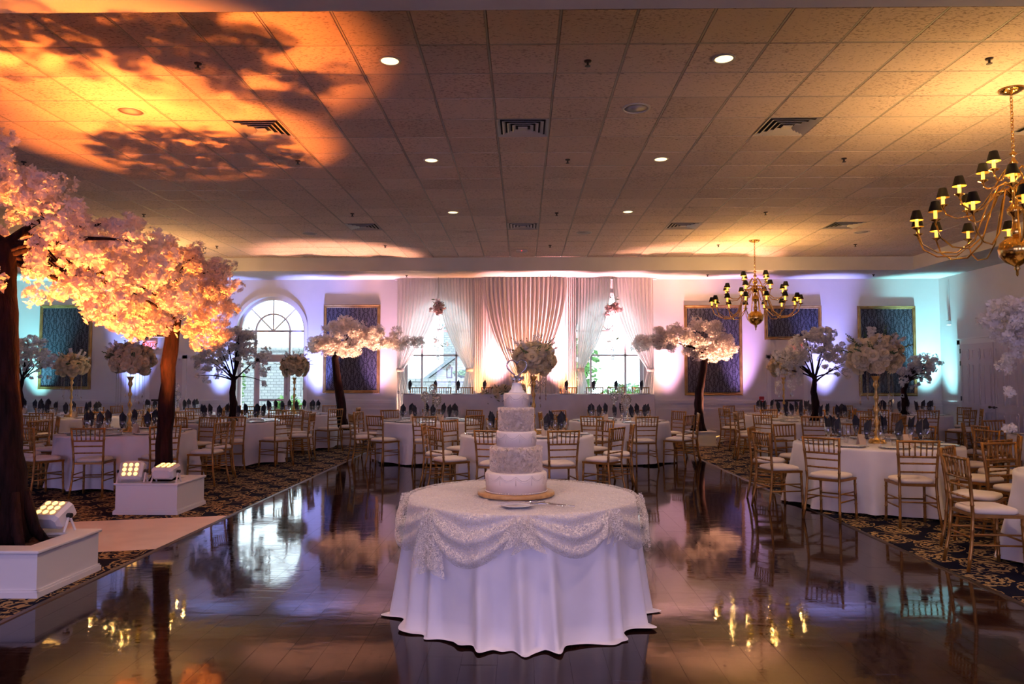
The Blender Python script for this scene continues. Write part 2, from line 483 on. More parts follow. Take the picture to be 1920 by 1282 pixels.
M['lens_amber'] = mat('amber_led_lens', (1, 0.7, 0.3), 0.3, emit=(1.0, 0.50, 0.12), estr=2.4)
M['lens_cyan'] = mat('cyan_led_lens', (0.5, 1, 1), 0.3, emit=(0.45, 1.0, 0.95), estr=4.0)
M['lens_blue'] = mat('blue_led_lens', (0.5, 0.5, 1), 0.3, emit=(0.35, 0.4, 1.0), estr=4.0)
M['lens_pink'] = mat('pink_led_lens', (1, 0.5, 0.8), 0.3, emit=(1.0, 0.4, 0.7), estr=4.0)
M['black'] = mat('black_plastic', (0.015, 0.015, 0.016), 0.45)
M['dark_metal'] = mat('dark_bronze', (0.05, 0.035, 0.03), 0.4, 0.6)
M['vent'] = mat('vent_enamel', (0.50, 0.46, 0.44), 0.5)
M['vent_dark'] = mat('vent_throat', (0.02, 0.018, 0.018), 0.9)
M['downlight'] = mat('downlight_glow', (1, 0.8, 0.5), 0.4, emit=(1.0, 0.74, 0.34), estr=1.6)
M['exit_red'] = mat('exit_sign_letters', (0.8, 0.05, 0.05), 0.5, emit=(1.0, 0.06, 0.05), estr=1.2)
M['exit_face'] = mat('exit_sign_face', (0.75, 0.55, 0.55), 0.5, emit=(1.0, 0.30, 0.28), estr=0.35)
M['alarm'] = mat('red_alarm_plastic', (0.45, 0.03, 0.03), 0.4)
M['runner'] = noise_color(mat('pale_aisle_runner', rough=0.8), (0.66, 0.55, 0.53), (0.74, 0.63, 0.60), scale=3, bump=0.1, bscale=80)
m = noise_color(mat('sheer_drape', rough=0.8, spec=0.1, sheen=0.2), (0.80, 0.76, 0.74), (0.86, 0.82, 0.80), scale=2); M['sheer'] = m
mx = translucent(m, 0.5, (0.9, 0.86, 0.84)); add_transparent(m, mx.outputs['Shader'], 0.04)
m = noise_color(mat('backdrop_drape', rough=0.8, spec=0.1, sheen=0.2), (0.80, 0.75, 0.72), (0.86, 0.80, 0.77), scale=2); M['drape'] = m
translucent(m, 0.25, (0.9, 0.82, 0.78))
# cream organza overlay: crackled, see-through
m = noise_color(mat('cream_organza', rough=0.5, sheen=0.6), (0.70, 0.62, 0.54), (0.86, 0.80, 0.73), scale=60, stretch=(1, 1, 3)); M['organza'] = m
nt, N, L, b = nodes(m)
tc = N.new('ShaderNodeTexCoord')
vo = N.new('ShaderNodeTexVoronoi'); vo.feature = 'DISTANCE_TO_EDGE'; vo.inputs['Scale'].default_value = 48
n9 = N.new('ShaderNodeTexNoise'); n9.inputs['Scale'].default_value = 20; L.new(tc.outputs['Object'], n9.inputs['Vector'])
vm = N.new('ShaderNodeMixRGB'); vm.inputs['Fac'].default_value = 0.12; L.new(tc.outputs['Object'], vm.inputs['Color1']); L.new(n9.outputs['Color'], vm.inputs['Color2'])
L.new(vm.outputs['Color'], vo.inputs['Vector'])
rm = N.new('ShaderNodeMapRange'); rm.inputs['From Min'].default_value = 0.03; rm.inputs['From Max'].default_value = 0.14; rm.inputs['To Min'].default_value = 0.06; rm.inputs['To Max'].default_value = 0.80
L.new(vo.outputs['Distance'], rm.inputs['Value'])
add_transparent(m, b.outputs['BSDF'], rm.outputs['Result'])
M['stone'] = mat('pale_ashlar', rough=0.9); m = M['stone']
nt, N, L, b = nodes(m)
geo = N.new('ShaderNodeNewGeometry'); mp = N.new('ShaderNodeMapping'); mp.inputs['Rotation'].default_value = (PI / 2, 0, 0); L.new(geo.outputs['Position'], mp.inputs['Vector'])
br = N.new('ShaderNodeTexBrick'); br.inputs['Scale'].default_value = 2.2; br.inputs['Color1'].default_value = (0.34, 0.36, 0.36, 1); br.inputs['Color2'].default_value = (0.26, 0.28, 0.29, 1); br.inputs['Mortar'].default_value = (0.16, 0.18, 0.19, 1); br.inputs['Mortar Size'].default_value = 0.03
L.new(mp.outputs['Vector'], br.inputs['Vector']); L.new(br.outputs['Color'], b.inputs['Base Color'])
M['hedge'] = noise_color(mat('hedge_leaves', rough=0.8), (0.04, 0.13, 0.03), (0.13, 0.28, 0.07), scale=6)
M['lawn'] = noise_color(mat('paved_terrace', rough=0.9), (0.38, 0.38, 0.36), (0.46, 0.46, 0.44), scale=2)
M['roof_slate'] = noise_color(mat('slate_roof', rough=0.8), (0.14, 0.17, 0.20), (0.20, 0.23, 0.26), scale=4)
# ------------------------------------------------------------------ floor
DF = (-3.35, 3.47, -6.0, 16.9)      # dance floor x0, x1, y0, y1
mb = MB()
for x0, x1, y0, y1 in ((WALL_L, DF[0], WALL_B, WALL_Y), (DF[1], WALL_R, WALL_B, WALL_Y), (DF[0], DF[1], DF[3], WALL_Y), (DF[0], DF[1], WALL_B, DF[2])):
    mb.add([(x0, y0, 0), (x1, y0, 0), (x1, y1, 0), (x0, y1, 0)], [(0, 1, 2, 3)])
floor = mb.build('floor', M['carpet'])
struct(floor, 'navy carpet with tan scroll medallions around the dance floor', 'carpet')
sub = MB().box(((DF[0] + DF[1]) / 2, (DF[2] + DF[3]) / 2, -0.03), (DF[1] - DF[0], DF[3] - DF[2], 0.05)).build('dance_floor', M['black'])
struct(sub, 'dark glossy wooden dance floor reflecting the coloured lights', 'floor')
tr = MB()
for x, sx in ((DF[0], -1), (DF[1], 1)):
    tr.prism_xz([(x - 0.03, 0.0), (x + 0.03, 0.0), (x + 0.02, 0.006), (x - 0.02, 0.006)], DF[2], DF[3])
tr.build('edge_strip', M['dark_metal'], sub)
PW, PLN = 0.2006, 1.15
ncol = round((DF[1] - DF[0]) / PW)
PW = (DF[1] - DF[0]) / ncol
def plank_mesh():
    g, b_ = 0.0002, 0.0004
    x, y = PW / 2 - g, PLN / 2 - g
    return MB().add([(-x, -y, -0.0012), (x, -y, -0.0012), (x, y, -0.0012), (-x, y, -0.0012), (-x + b_, -y + b_, 0), (x - b_, -y + b_, 0), (x - b_, y - b_, 0), (-x + b_, y - b_, 0)],
                    [(4, 5, 6, 7), (0, 1, 5, 4), (1, 2, 6, 5), (2, 3, 7, 6), (3, 0, 4, 7)])
pm = plank_mesh().mesh('plank', M['dance'])
spots = []
for i in range(ncol):
    y = DF[2] - rnd.random() * PLN
    while y < DF[3]:
        cx, cy_ = DF[0] + (i + 0.5) * PW, y + PLN / 2
        y0, y1 = max(y, DF[2]), min(y + PLN, DF[3])
        if y1 - y0 > 0.05:
            spots.append((cx, (y0 + y1) / 2, (y1 - y0) / PLN))
        y += PLN
vis = [s for s in spots if s[1] > 2.4 and in_view((s[0], s[1], 0), 100)]
vis.sort(key=lambda s: s[1])
near = vis[:300]
nearset = set(near)
for s in near:
    o = link('plank', pm, sub, (s[0], s[1], 0), (rnd.gauss(0, 0.0006), rnd.gauss(0, 0.0008), 0))
    o.scale = (1, s[2], 1)
rest = MB()
for s in spots:
    if s in nearset: continue
    a, c = rnd.gauss(0, 0.0009), rnd.gauss(0, 0.0012)
    x, y = PW / 2 - 0.0007, PLN * s[2] / 2 - 0.0007
    rest.add([(s[0] + dx, s[1] + dy, dy * a - dx * c) for dx, dy in ((-x, -y), (x, -y), (x, y), (-x, y))], [(0, 1, 2, 3)])
rest.build('plank', M['dance'], sub)['kind'] = 'stuff'

ar = MB().add([(-3.38, 6.78, 0.003), (-3.38, 8.44, 0.003), (-6.0, 7.78, 0.003), (-9.5, 6.9, 0.003), (-9.5, 5.5, 0.003), (-5.0, 6.35, 0.003)], [(0, 1, 2, 3, 4, 5)])
ar.add([(-3.38, 6.78, 0.0), (-3.38, 8.44, 0.0), (-3.38, 8.44, 0.003), (-3.38, 6.78, 0.003)], [(0, 1, 2, 3)])
tag(ar.build('aisle_runner', M['runner']), 'pale pink-white aisle runner lying on the carpet between the two planters', 'runner')

# ------------------------------------------------------------------ walls
def arch_z(x, c, r, spring):
    d = abs(x - c)
    return spring + math.sqrt(max(0.0, r * r - d * d)) if d <= r else spring
WINS = [(-6.57, 0.89, 2.83, 0.0), (-2.185, 0.89, 2.83, 0.95), (2.23, 0.89, 2.83, 0.95)]   # centre, half width, springing height, sill
DEPTH = 0.28
w = MB()
edges = sorted([WALL_L, WALL_R] + [c + s * r for c, r, sp, sill in WINS for s in (-1, 1)])
for a, b_ in zip(edges[:-1], edges[1:]):
    mid = (a + b_) / 2
    win = next((q for q in WINS if abs(mid - q[0]) < q[1]), None)
    if win is None:
        w.add([(a, WALL_Y, 0), (b_, WALL_Y, 0), (b_, WALL_Y, SOFF), (a, WALL_Y, SOFF)], [(0, 3, 2, 1)])
    else:
        c, r, sp, sill = win
        n = 28
        xs = [c - r * math.cos(PI * k / n) for k in range(n + 1)]
        for k in range(n):
            z0, z1 = arch_z(xs[k], c, r, sp), arch_z(xs[k + 1], c, r, sp)
            w.add([(xs[k], WALL_Y, z0), (xs[k + 1], WALL_Y, z1), (xs[k + 1], WALL_Y, SOFF), (xs[k], WALL_Y, SOFF)], [(0, 1, 2, 3)])
            w.add([(xs[k], WALL_Y, z0), (xs[k + 1], WALL_Y, z1), (xs[k + 1], WALL_Y + DEPTH, z1), (xs[k], WALL_Y + DEPTH, z0)], [(0, 1, 2, 3)])
        for x in (c - r, c + r):
            w.add([(x, WALL_Y, sill), (x, WALL_Y, sp), (x, WALL_Y + DEPTH, sp), (x, WALL_Y + DEPTH, sill)], [(0, 1, 2, 3)])
        w.add([(c - r, WALL_Y, sill), (c + r, WALL_Y, sill), (c + r, WALL_Y + DEPTH, sill), (c - r, WALL_Y + DEPTH, sill)], [(0, 1, 2, 3)])
        if sill > 0:
            w.add([(c - r, WALL_Y, 0), (c + r, WALL_Y, 0), (c + r, WALL_Y, sill), (c - r, WALL_Y, sill)], [(0, 1, 2, 3)])
wall_far = w.build('wall_far', M['wall'])
struct(wall_far, 'white far wall with arched windows and panelled wainscot', 'wall')
def plain_wall(name, pts, label):
    return struct(MB().add(pts, [(0, 1, 2, 3)]).build(name, M['wall']), label, 'wall')
wall_right = plain_wall('wall_right', [(WALL_R, WALL_B, 0), (WALL_R, WALL_Y, 0), (WALL_R, WALL_Y, SOFF), (WALL_R, WALL_B, SOFF)], 'white right-hand wall beside the double doors')
plain_wall('wall_left', [(WALL_L, WALL_B, 0), (WALL_L, WALL_Y, 0), (WALL_L, WALL_Y, SOFF), (WALL_L, WALL_B, SOFF)], 'white left-hand wall')
plain_wall('wall_rear', [(WALL_L, WALL_B, 0), (WALL_R, WALL_B, 0), (WALL_R, WALL_B, SOFF), (WALL_L, WALL_B, SOFF)], 'white wall behind the photographer')

# wainscot: chair rail, caps, frames, baseboard
def rail_run(mbx, x0, x1, z, h, d):
    mbx.box(((x0 + x1) / 2, WALL_Y - d / 2, z), (x1 - x0, d, h))
segs = [(WALL_L, -6.57 - 0.89), (-6.57 + 0.89, -3.3), (-1.2, 1.3), (3.35, 6.25), (7.30, WALL_R)]
t1 = MB(); t2 = MB()
for a, b_ in segs:
    rail_run(t1, a, b_, 0.98, 0.07, 0.035); rail_run(t1, a, b_, 1.02, 0.025, 0.055); rail_run(t1, a, b_, 0.90, 0.02, 0.02)
    rail_run(t2, a, b_, 0.08, 0.16, 0.025)
t1.box((WALL_R - 0.018, 18.58, 0.98), (0.035, 0.84, 0.07)); t1.box((WALL_R - 0.028, 18.58, 1.02), (0.055, 0.84, 0.025))
t2.box((WALL_R - 0.012, 18.58, 0.08), (0.025, 0.84, 0.16))
t1.box((WALL_R - 0.018, 4.2, 0.98), (0.035, 22, 0.07)); t2.box((WALL_R - 0.012, 4.2, 0.08), (0.025, 22, 0.16))
struct(t1.build('trim_1', M['trim']), 'white chair rail moulding along the wall', 'moulding')
struct(t2.build('baseboard_far', M['trim']), 'white baseboard along the wall', 'baseboard')
for a, b_ in segs:
    n = max(1, round((b_ - a) / 1.15)); wd = (b_ - a) / n
    for k in range(n):
        x0, x1, z0, z1 = a + k * wd + 0.1, a + (k + 1) * wd - 0.1, 0.27, 0.80
        f = MB()
        for cx, cz, dx, dz in (((x0 + x1) / 2, z0, x1 - x0, 0.035), ((x0 + x1) / 2, z1, x1 - x0, 0.035), (x0, (z0 + z1) / 2, 0.035, z1 - z0 + 0.035), (x1, (z0 + z1) / 2, 0.035, z1 - z0 + 0.035)):
            f.box((cx, WALL_Y - 0.012, cz), (dx, 0.024, dz))
        f.build('wainscot_panel', M['trim'], wall_far)

# windows
def make_window(idx, c, r, spring, sill, door):
    root = link('window_%d' % idx, None)
    tag(root, ['tall arched window with a glazed door behind the far tables', 'arched window behind white sheers, left of the peach backdrop', 'arched window behind white sheers, right of the peach backdrop'][idx - 1], 'window', kind='structure')
    yf = WALL_Y + 0.20
    fr = MB()
    n = 32
    arc = lambda rr: [(c - rr * math.cos(PI * k / n), spring + rr * math.sin(PI * k / n)) for k in range(n + 1)]
    def band(r0, r1, y0, y1, mbx):
        a0, a1 = arc(r0), arc(r1)
        for k in range(n):
            mbx.prism_xz([a0[k], a0[k + 1], a1[k + 1], a1[k]], y0, y1)
    band(r - 0.07, r, yf - 0.05, yf + 0.05, fr)
    for s in (-1, 1):
        fr.box((c + s * (r - 0.035), yf, (spring + sill) / 2), (0.07, 0.1, spring - sill))
    fr.box((c, yf, sill + 0.03), (2 * r, 0.1, 0.06))
    fr.build('frame', M['trim'], root)
    cas = MB(); band(r, r + 0.09, WALL_Y - 0.03, WALL_Y + 0.0, cas)
    for s in (-1, 1):
        cas.box((c + s * (r + 0.045), WALL_Y - 0.015, (spring + sill) / 2), (0.09, 0.03, spring - sill))
    cas.build('casing', M['trim'], root)
    mu = MB(); band(0.43, 0.47, yf - 0.03, yf + 0.03, mu); mu.build('muntin', M['trim'], root)
    for a in (45, 90, 135):
        d = Vector((math.cos(math.radians(a)), 0, math.sin(math.radians(a))))
        MB().tube([Vector((c, yf, spring)) + d * 0.02, Vector((c, yf, spring)) + d * (r - 0.03)], 0.02, 6).build('muntin', M['trim'], root)
    tz = 2.19
    bars = [((c, yf, spring), (2 * r, 0.07, 0.05)), ((c, yf, tz), (2 * r, 0.07, 0.05))]
    for s in (-1, 1):
        bars.append(((c + s * 0.45, yf, (spring + sill) / 2), (0.05, 0.07, spring - sill)))
    for bc, bd in bars:
        MB().box(bc, bd).build('mullion', M['trim'], root)
    # panes: fan, row above the transom, row below
    def pane(pts): MB().prism_xz(pts, yf - 0.003, yf + 0.003).build('pane', M['pane'], root)
    for k in range(4):
        a0, a1 = PI * k / 4, PI * (k + 1) / 4
        sect = lambda r0, r1: [(c + r0 * math.cos(a0), spring + r0 * math.sin(a0))] + [(c + r1 * math.cos(a0 + (a1 - a0) * q / 6), spring + r1 * math.sin(a0 + (a1 - a0) * q / 6)) for q in range(7)] + ([(c + r0 * math.cos(a1), spring + r0 * math.sin(a1))] if r0 > 0 else [])
        pane(sect(0.0, 0.45))
        a_in = [(c + 0.45 * math.cos(a1 - (a1 - a0) * q / 6), spring + 0.45 * math.sin(a1 - (a1 - a0) * q / 6)) for q in range(7)]
        a_out = [(c + (r - 0.05) * math.cos(a0 + (a1 - a0) * q / 6), spring + (r - 0.05) * math.sin(a0 + (a1 - a0) * q / 6)) for q in range(7)]
        pane(a_out + a_in)
    xs = [c - r + 0.07, c - 0.45, c + 0.45, c + r - 0.07]
    for z0, z1 in ((tz, spring), (sill + 0.05, tz)):
        for x0, x1 in zip(xs[:-1], xs[1:]):
            if door and z1 == tz and x0 == xs[1]: continue
            pane([(x0, z0), (x1, z0), (x1, z1), (x0, z1)])
    if door:
        df = MB()
        df.box((c, yf - 0.03, 2.10), (0.86, 0.06, 0.16)); df.box((c, yf - 0.03, 0.14), (0.86, 0.06, 0.26))
        for s in (-1, 1): df.box((c + s * 0.375, yf - 0.03, 1.1), (0.11, 0.06, 2.1))
        df.box((c, yf - 0.05, 1.02), (0.75, 0.04, 0.05))
        d = df.build('door_leaf', M['door_paint'], root)
        pane([(c - 0.32, 0.27), (c + 0.32, 0.27), (c + 0.32, 2.02), (c - 0.32, 2.02)])
    else:
        MB().box((c, WALL_Y - 0.05, sill - 0.02), (2 * r + 0.16, 0.16, 0.04)).build('window_sill', M['trim'], root)
for i, wdw in enumerate(WINS):
    make_window(i + 1, *wdw, door=(i == 0))

# right wall: panelled double doors
def door_leaf(y0, y1, idx, label):
    root = link('door_%d' % idx, None)
    tag(root, label, 'door', kind='structure')
    x = WALL_R - 0.03
    MB().box((x, (y0 + y1) / 2, 1.21), (0.05, y1 - y0 - 0.012, 2.40)).build('leaf', M['door_paint'], root)
    wd = (y1 - y0) / 3.35
    for k in range(3):
        yc = y0 + (y1 - y0) * (k + 0.5) / 3 
        for z0, z1 in ((0.18, 0.80), (0.98, 1.92), (2.04, 2.27)):
            p = MB()
            a, bq = wd * 0.36, (z1 - z0) / 2
            zc = (z0 + z1) / 2
            p.box((x - 0.030, yc - a, zc), (0.016, 0.03, 2 * bq)); p.box((x - 0.030, yc + a, zc), (0.016, 0.03, 2 * bq))
            p.box((x - 0.030, yc, z0), (0.016, 2 * a, 0.03)); p.box((x - 0.030, yc, z1), (0.016, 2 * a, 0.03))
            p.box((x - 0.027, yc, zc), (0.010, 2 * a - 0.09, 2 * bq - 0.09))
            p.build('panel', M['door_paint'], root)
    yk = y0 + 0.07 if idx == 1 else y1 - 0.07
    MB().tube([(x - 0.03, yk, 0.93), (x - 0.09, yk, 0.93)], [0.012, 0.012], 8).ball((x - 0.10, yk, 0.93), 0.032).build('door_knob', M['dark_metal'], root, True)
    yh = y1 - 0.01 if idx == 1 else y0 + 0.01
    for z in (0.3, 1.1, 1.95, 2.25):
        MB().box((x - 0.03, yh, z), (0.02, 0.03, 0.11)).build('hinge', M['dark_metal'], root)
door_leaf(16.82, 18.08, 1, 'panelled door leaf next to the room corner, right wall')
door_leaf(15.54, 16.80, 2, 'panelled door leaf at the right edge of the picture')
fr = MB()
for y in (15.47, 18.15): fr.box((WALL_R - 0.025, y, 1.26), (0.05, 0.12, 2.52))
fr.box((WALL_R - 0.025, 16.81, 2.47), (0.05, 2.8, 0.12)); fr.box((WALL_R - 0.035, 16.81, 2.545), (0.07, 2.9, 0.03))
struct(fr.build('trim_2', M['trim']), 'white casing around the panelled double doors', 'casing')

# far-wall service doors under the exit signs
def flush_door(x0, x1, idx, label):
    root = link('door_%d' % idx, None); tag(root, label, 'door', kind='structure')
    c = (x0 + x1) / 2
    MB().box((c, WALL_Y - 0.01, 1.05), (x1 - x0, 0.04, 2.1)).build('leaf', M['door_paint'], root)
    f = MB()
    for x in (x0 - 0.05, x1 + 0.05): f.box((x, WALL_Y - 0.02, 1.09), (0.1, 0.05, 2.18))
    f.box((c, WALL_Y - 0.02, 2.15), (x1 - x0 + 0.2, 0.05, 0.1)); f.build('frame', M['trim'], root)
    MB().box((c, WALL_Y - 0.06, 1.02), (x1 - x0 - 0.15, 0.06, 0.05)).build('push_bar', M['dark_metal'], root)
flush_door(6.38, 7.22, 3, 'plain white exit door in the far wall, right of the centre')
flush_door(-9.70, -8.85, 4, 'plain white exit door in the far wall behind the amber tree')

# ------------------------------------------------------------------ ceiling
s = MB()
def hq(x0, x1, y0, y1, z): s.add([(x0, y0, z), (x1, y0, z), (x1, y1, z), (x0, y1, z)], [(0, 3, 2, 1)])
hq(WALL_L, WALL_R, WALL_B, CO_Y0, SOFF); hq(WALL_L, WALL_R, CO_Y1, WALL_Y, SOFF)
hq(WALL_L, CO_X0, CO_Y0, CO_Y1, SOFF); hq(CO_X1, WALL_R, CO_Y0, CO_Y1, SOFF)
for (xa, ya), (xb, yb) in (((CO_X0, CO_Y0), (CO_X1, CO_Y0)), ((CO_X1, CO_Y0), (CO_X1, CO_Y1)), ((CO_X1, CO_Y1), (CO_X0, CO_Y1)), ((CO_X0, CO_Y1), (CO_X0, CO_Y0))):
    s.add([(xa, ya, SOFF), (xb, yb, SOFF), (xb, yb, CEIL + 0.02), (xa, ya, CEIL + 0.02)], [(0, 1, 2, 3)])
struct(s.build('ceiling_soffit', M['soffit']), 'plain dropped soffit framing the tiled ceiling', 'soffit')
T = 0.61
GX0, GY0 = -0.30, 6.26
g = MB()
g.add([(CO_X0, CO_Y0, CEIL + 0.03), (CO_X1, CO_Y0, CEIL + 0.03), (CO_X1, CO_Y1, CEIL + 0.03), (CO_X0, CO_Y1, CEIL + 0.03)], [(0, 3, 2, 1)])
kx0, kx1 = math.ceil((CO_X0 - GX0) / T), math.floor((CO_X1 - GX0) / T)
ky0, ky1 = math.ceil((CO_Y0 - GY0) / T), math.floor((CO_Y1 - GY0) / T)
for k in range(kx0, kx1 + 1): g.box((GX0 + k * T, (CO_Y0 + CO_Y1) / 2, CEIL + 0.006), (0.016, CO_Y1 - CO_Y0, 0.008))
for k in range(ky0, ky1 + 1): g.box(((CO_X0 + CO_X1) / 2, GY0 + k * T, CEIL + 0.006), (CO_X1 - CO_X0, 0.016, 0.008))
ceiling = g.build('ceiling', M['grid'])
struct(ceiling, 'suspended ceiling of square beige acoustic tiles', 'ceiling')
def tile_shape(x0, x1, y0, y1, dz=0.0):
    e, z = 0.009, CEIL + dz
    b_ = 0.006
    return [(x0 + e, y0 + e, z + 0.012), (x1 - e, y0 + e, z + 0.012), (x1 - e, y1 - e, z + 0.012), (x0 + e, y1 - e, z + 0.012),
            (x0 + e + b_, y0 + e + b_, z), (x1 - e - b_, y0 + e + b_, z), (x1 - e - b_, y1 - e - b_, z), (x0 + e + b_, y1 - e - b_, z)], [(4, 7, 6, 5), (0, 4, 5, 1), (1, 5, 6, 2), (2, 6, 7, 3), (3, 7, 4, 0)]
VENTS = [(0.005 + 5 * T * k, y) for y in (8.395, 13.885) for k in (-1, 0, 1, 2)]
DOWN = [(-1.215, 6.565), (1.835, 6.565), (-1.215, 9.615), (1.835, 9.615), (-1.215, 12.665), (1.835, 12.665)]
xs = [CO_X0] + [GX0 + k * T for k in range(kx0, kx1 + 1)] + [CO_X1]
ys = [CO_Y0] + [GY0 + k * T for k in range(ky0, ky1 + 1)] + [CO_Y1]
full, cut = [], []
for x0, x1 in zip(xs[:-1], xs[1:]):
    for y0, y1 in zip(ys[:-1], ys[1:]):
        if x1 - x0 < 0.03 or y1 - y0 < 0.03: continue
        c = ((x0 + x1) / 2, (y0 + y1) / 2)
        if any(abs(c[0] - v[0]) < 0.2 and abs(c[1] - v[1]) < 0.2 for v in VENTS): continue
        ok = abs(x1 - x0 - T) < 0.01 and abs(y1 - y0 - T) < 0.01 and in_view((c[0], c[1], CEIL), 40)
        (full if ok else cut).append((x0, x1, y0, y1))
full.sort(key=lambda q: q[2] ** 2 + 0.3 * (q[0] + 0.3) ** 2)
vs, fs = tile_shape(-T / 2, T / 2, -T / 2, T / 2, -CEIL)
tm = MB().add(vs, fs).mesh('tile', M['tile'])
for q in full[:300]:
    link('tile', tm, ceiling, ((q[0] + q[1]) / 2, (q[2] + q[3]) / 2, CEIL + rnd.uniform(-0.0015, 0.001)))
rest = MB()
for q in full[300:] + cut: rest.add(*tile_shape(*q, rnd.uniform(-0.0015, 0.001)))
rest.build('tile', M['tile'], ceiling)['kind'] = 'stuff'

# ceiling fittings
SIDE = lambda x: 'left' if x < -2 else ('centre' if x < 1 else 'right')
v0 = thing('ceiling_vent', '', 'vent', (0, 0, 0))
fr = MB()
for k in range(4):
    a = 0.295 - k * 0.058; bq = a - 0.036
    z0, z1 = -0.004 - 0.002 * k, 0.014
    for sx, sy in ((1, 0), (0, 1), (-1, 0), (0, -1)):
        px, py = -sy, sx
        v = [(sx * a + px * a, sy * a + py * a, z0), (sx * a - px * a, sy * a - py * a, z0), (sx * bq - px * bq, sy * bq - py * bq, z1), (sx * bq + px * bq, sy * bq + py * bq, z1)]
        sl = MB().add(v + [(p[0], p[1], p[2] + 0.003) for p in v], [(3, 2, 1, 0), (4, 5, 6, 7), (0, 1, 5, 4), (2, 3, 7, 6)])
        sl.build('louver', M['vent'], v0)
MB().box((0, 0, 0.018), (0.60, 0.60, 0.006)).build('throat', M['vent_dark'], v0)
MB().box((0, 0, -0.006), (0.11, 0.11, 0.008)).build('core', M['vent'], v0)
vl = ['left', 'centre', 'right', 'far right']
for i, (x, y) in enumerate(VENTS):
    lab = 'square louvred ceiling vent, %s one of the %s row' % (['leftmost', 'second', 'third', 'rightmost'][i % 4], 'nearer' if y < 10 else 'farther')
    if i == 0:
        v0.location = (x, y, CEIL); v0['label'] = lab; v0['group'] = 'ceiling vents'
    else: dup(v0, (x, y, CEIL), 0, lab, 'ceiling vents')
d0 = thing('recessed_downlight', '', 'downlight')
MB().lathe([(0.105, 0.004), (0.10, -0.006), (0.082, -0.0012), (0.080, 0.008)], 24, caps=False).build('trim_ring', M['vent'], d0, True)
MB().lathe([(0.081, 0.002), (0.0, 0.003)], 24).build('diffuser', M['downlight'], d0)
for i, (x, y) in enumerate(DOWN):
    lab = 'glowing round recessed downlight, %s of the %s pair' % ('left' if x < 0 else 'right', ['nearest', 'middle', 'farthest'][i // 2])
    if i == 0:
        d0.location = (x, y, CEIL - 0.007); d0['label'] = lab; d0['group'] = 'recessed downlights'
    else: dup(d0, (x, y, CEIL - 0.007), 0, lab, 'recessed downlights')
    light('SPOT', 'downlight_beam', (x, y, CEIL - 0.02), 85, (1.0, 0.66, 0.50), (0, 0, -1), spot=120, blend=0.8, radius=0.08)
# unseen downlights added in the soffit overhead to warm and brighten the cake front
for i, (x, y) in enumerate(((-1.215, 3.515), (1.835, 3.515), (-1.215, 0.465), (1.835, 0.465), (-5.0, 0.465), (5.6, 0.465))):
    dup(d0, (x, y, SOFF - 0.002), 0, 'unseen fill downlight added in the soffit above the photographer, %s' % ['front left', 'front right', 'rear left', 'rear right', 'outer left', 'outer right'][i], 'recessed downlights')
    light('SPOT', 'downlight_beam', (x, y, SOFF - 0.02), 95, (1.0, 0.64, 0.50), (0, 0, -1), spot=140, blend=0.6, radius=0.08)
s0 = thing('ceiling_speaker', '', 'speaker')
MB().lathe([(0.155, 0.003), (0.15, -0.008), (0.128, -0.010), (0.126, -0.0012)], 28, caps=False).build('rim', M['vent'], s0, True)
MB().lathe([(0.127, -0.0012), (0.0, -0.010)], 28).build('grille', mat('speaker_grille', (0.36, 0.33, 0.33), 0.6), s0, True)
SPK = [(1.225, 7.785, 'beside the nearest right downlight'), (-4.265, 7.785, 'in the amber light patch'), (-4.265, 14.49, 'beyond the amber tree crown'), (1.225, 14.49, 'near the backdrop, right of centre'), (6.715, 14.49, 'behind the chandelier at right')]
for i, (x, y, w_) in enumerate(SPK):
    lab = 'round flush ceiling speaker ' + w_
    if i == 0: s0.location = (x, y, CEIL); s0['label'] = lab; s0['group'] = 'ceiling speakers'
    else: dup(s0, (x, y, CEIL), 0, lab, 'ceiling speakers')
k0 = thing('fire_sprinkler', '', 'sprinkler')
MB().lathe([(0.0, 0.0), (0.036, 0.0), (0.03, -0.012), (0.012, -0.014)], 14).build('escutcheon', M['dark_metal'], k0, True)
MB().tube([(0, 0, -0.012), (0, 0, -0.045)], [0.011, 0.011], 8).lathe([(0.0, -0.045), (0.026, -0.047), (0.026, -0.051), (0.0, -0.053)], 12).build('sprinkler_head', M['dark_metal'], k0)
first = True
for j, y in enumerate((6.60, 9.62, 12.75, 15.85)):
    for i, x in enumerate((-6.7, -3.0, 0.60, 4.25, 7.2)):
        if not in_view((x, y, CEIL), -5): continue
        lab = 'small dark fire sprinkler, %s column, %s row of the ceiling' % (['leftmost', 'second', 'middle', 'fourth', 'rightmost'][i], ['nearest', 'second', 'third', 'farthest'][j])
        if first: k0.location = (x, y, CEIL); k0['label'] = lab; k0['group'] = 'fire sprinklers'; first = False
        else: dup(k0, (x, y, CEIL), 0, lab, 'fire sprinklers')
for i, x in enumerate((-2.9, 0.7, 4.6, 8.7)):
    dup(k0, (x, 18.2, SOFF), 0, 'tiny fire sprinkler under the far soffit, %s' % ['left of the sheers', 'above the backdrop', 'left of the chandelier chain', 'near the right corner'][i], 'fire sprinklers')
sd = thing('smoke_detector', 'small box detector with red lamp on the far ceiling', 'detector', (-0.02, 16.4, CEIL))
MB().bbox((0, 0, -0.03), (0.26, 0.12, 0.06), 0.015).build('housing', M['vent'], sd)
MB().ball((0.0, -0.062, -0.035), 0.012).build('red_lamp', M['exit_red'], sd)

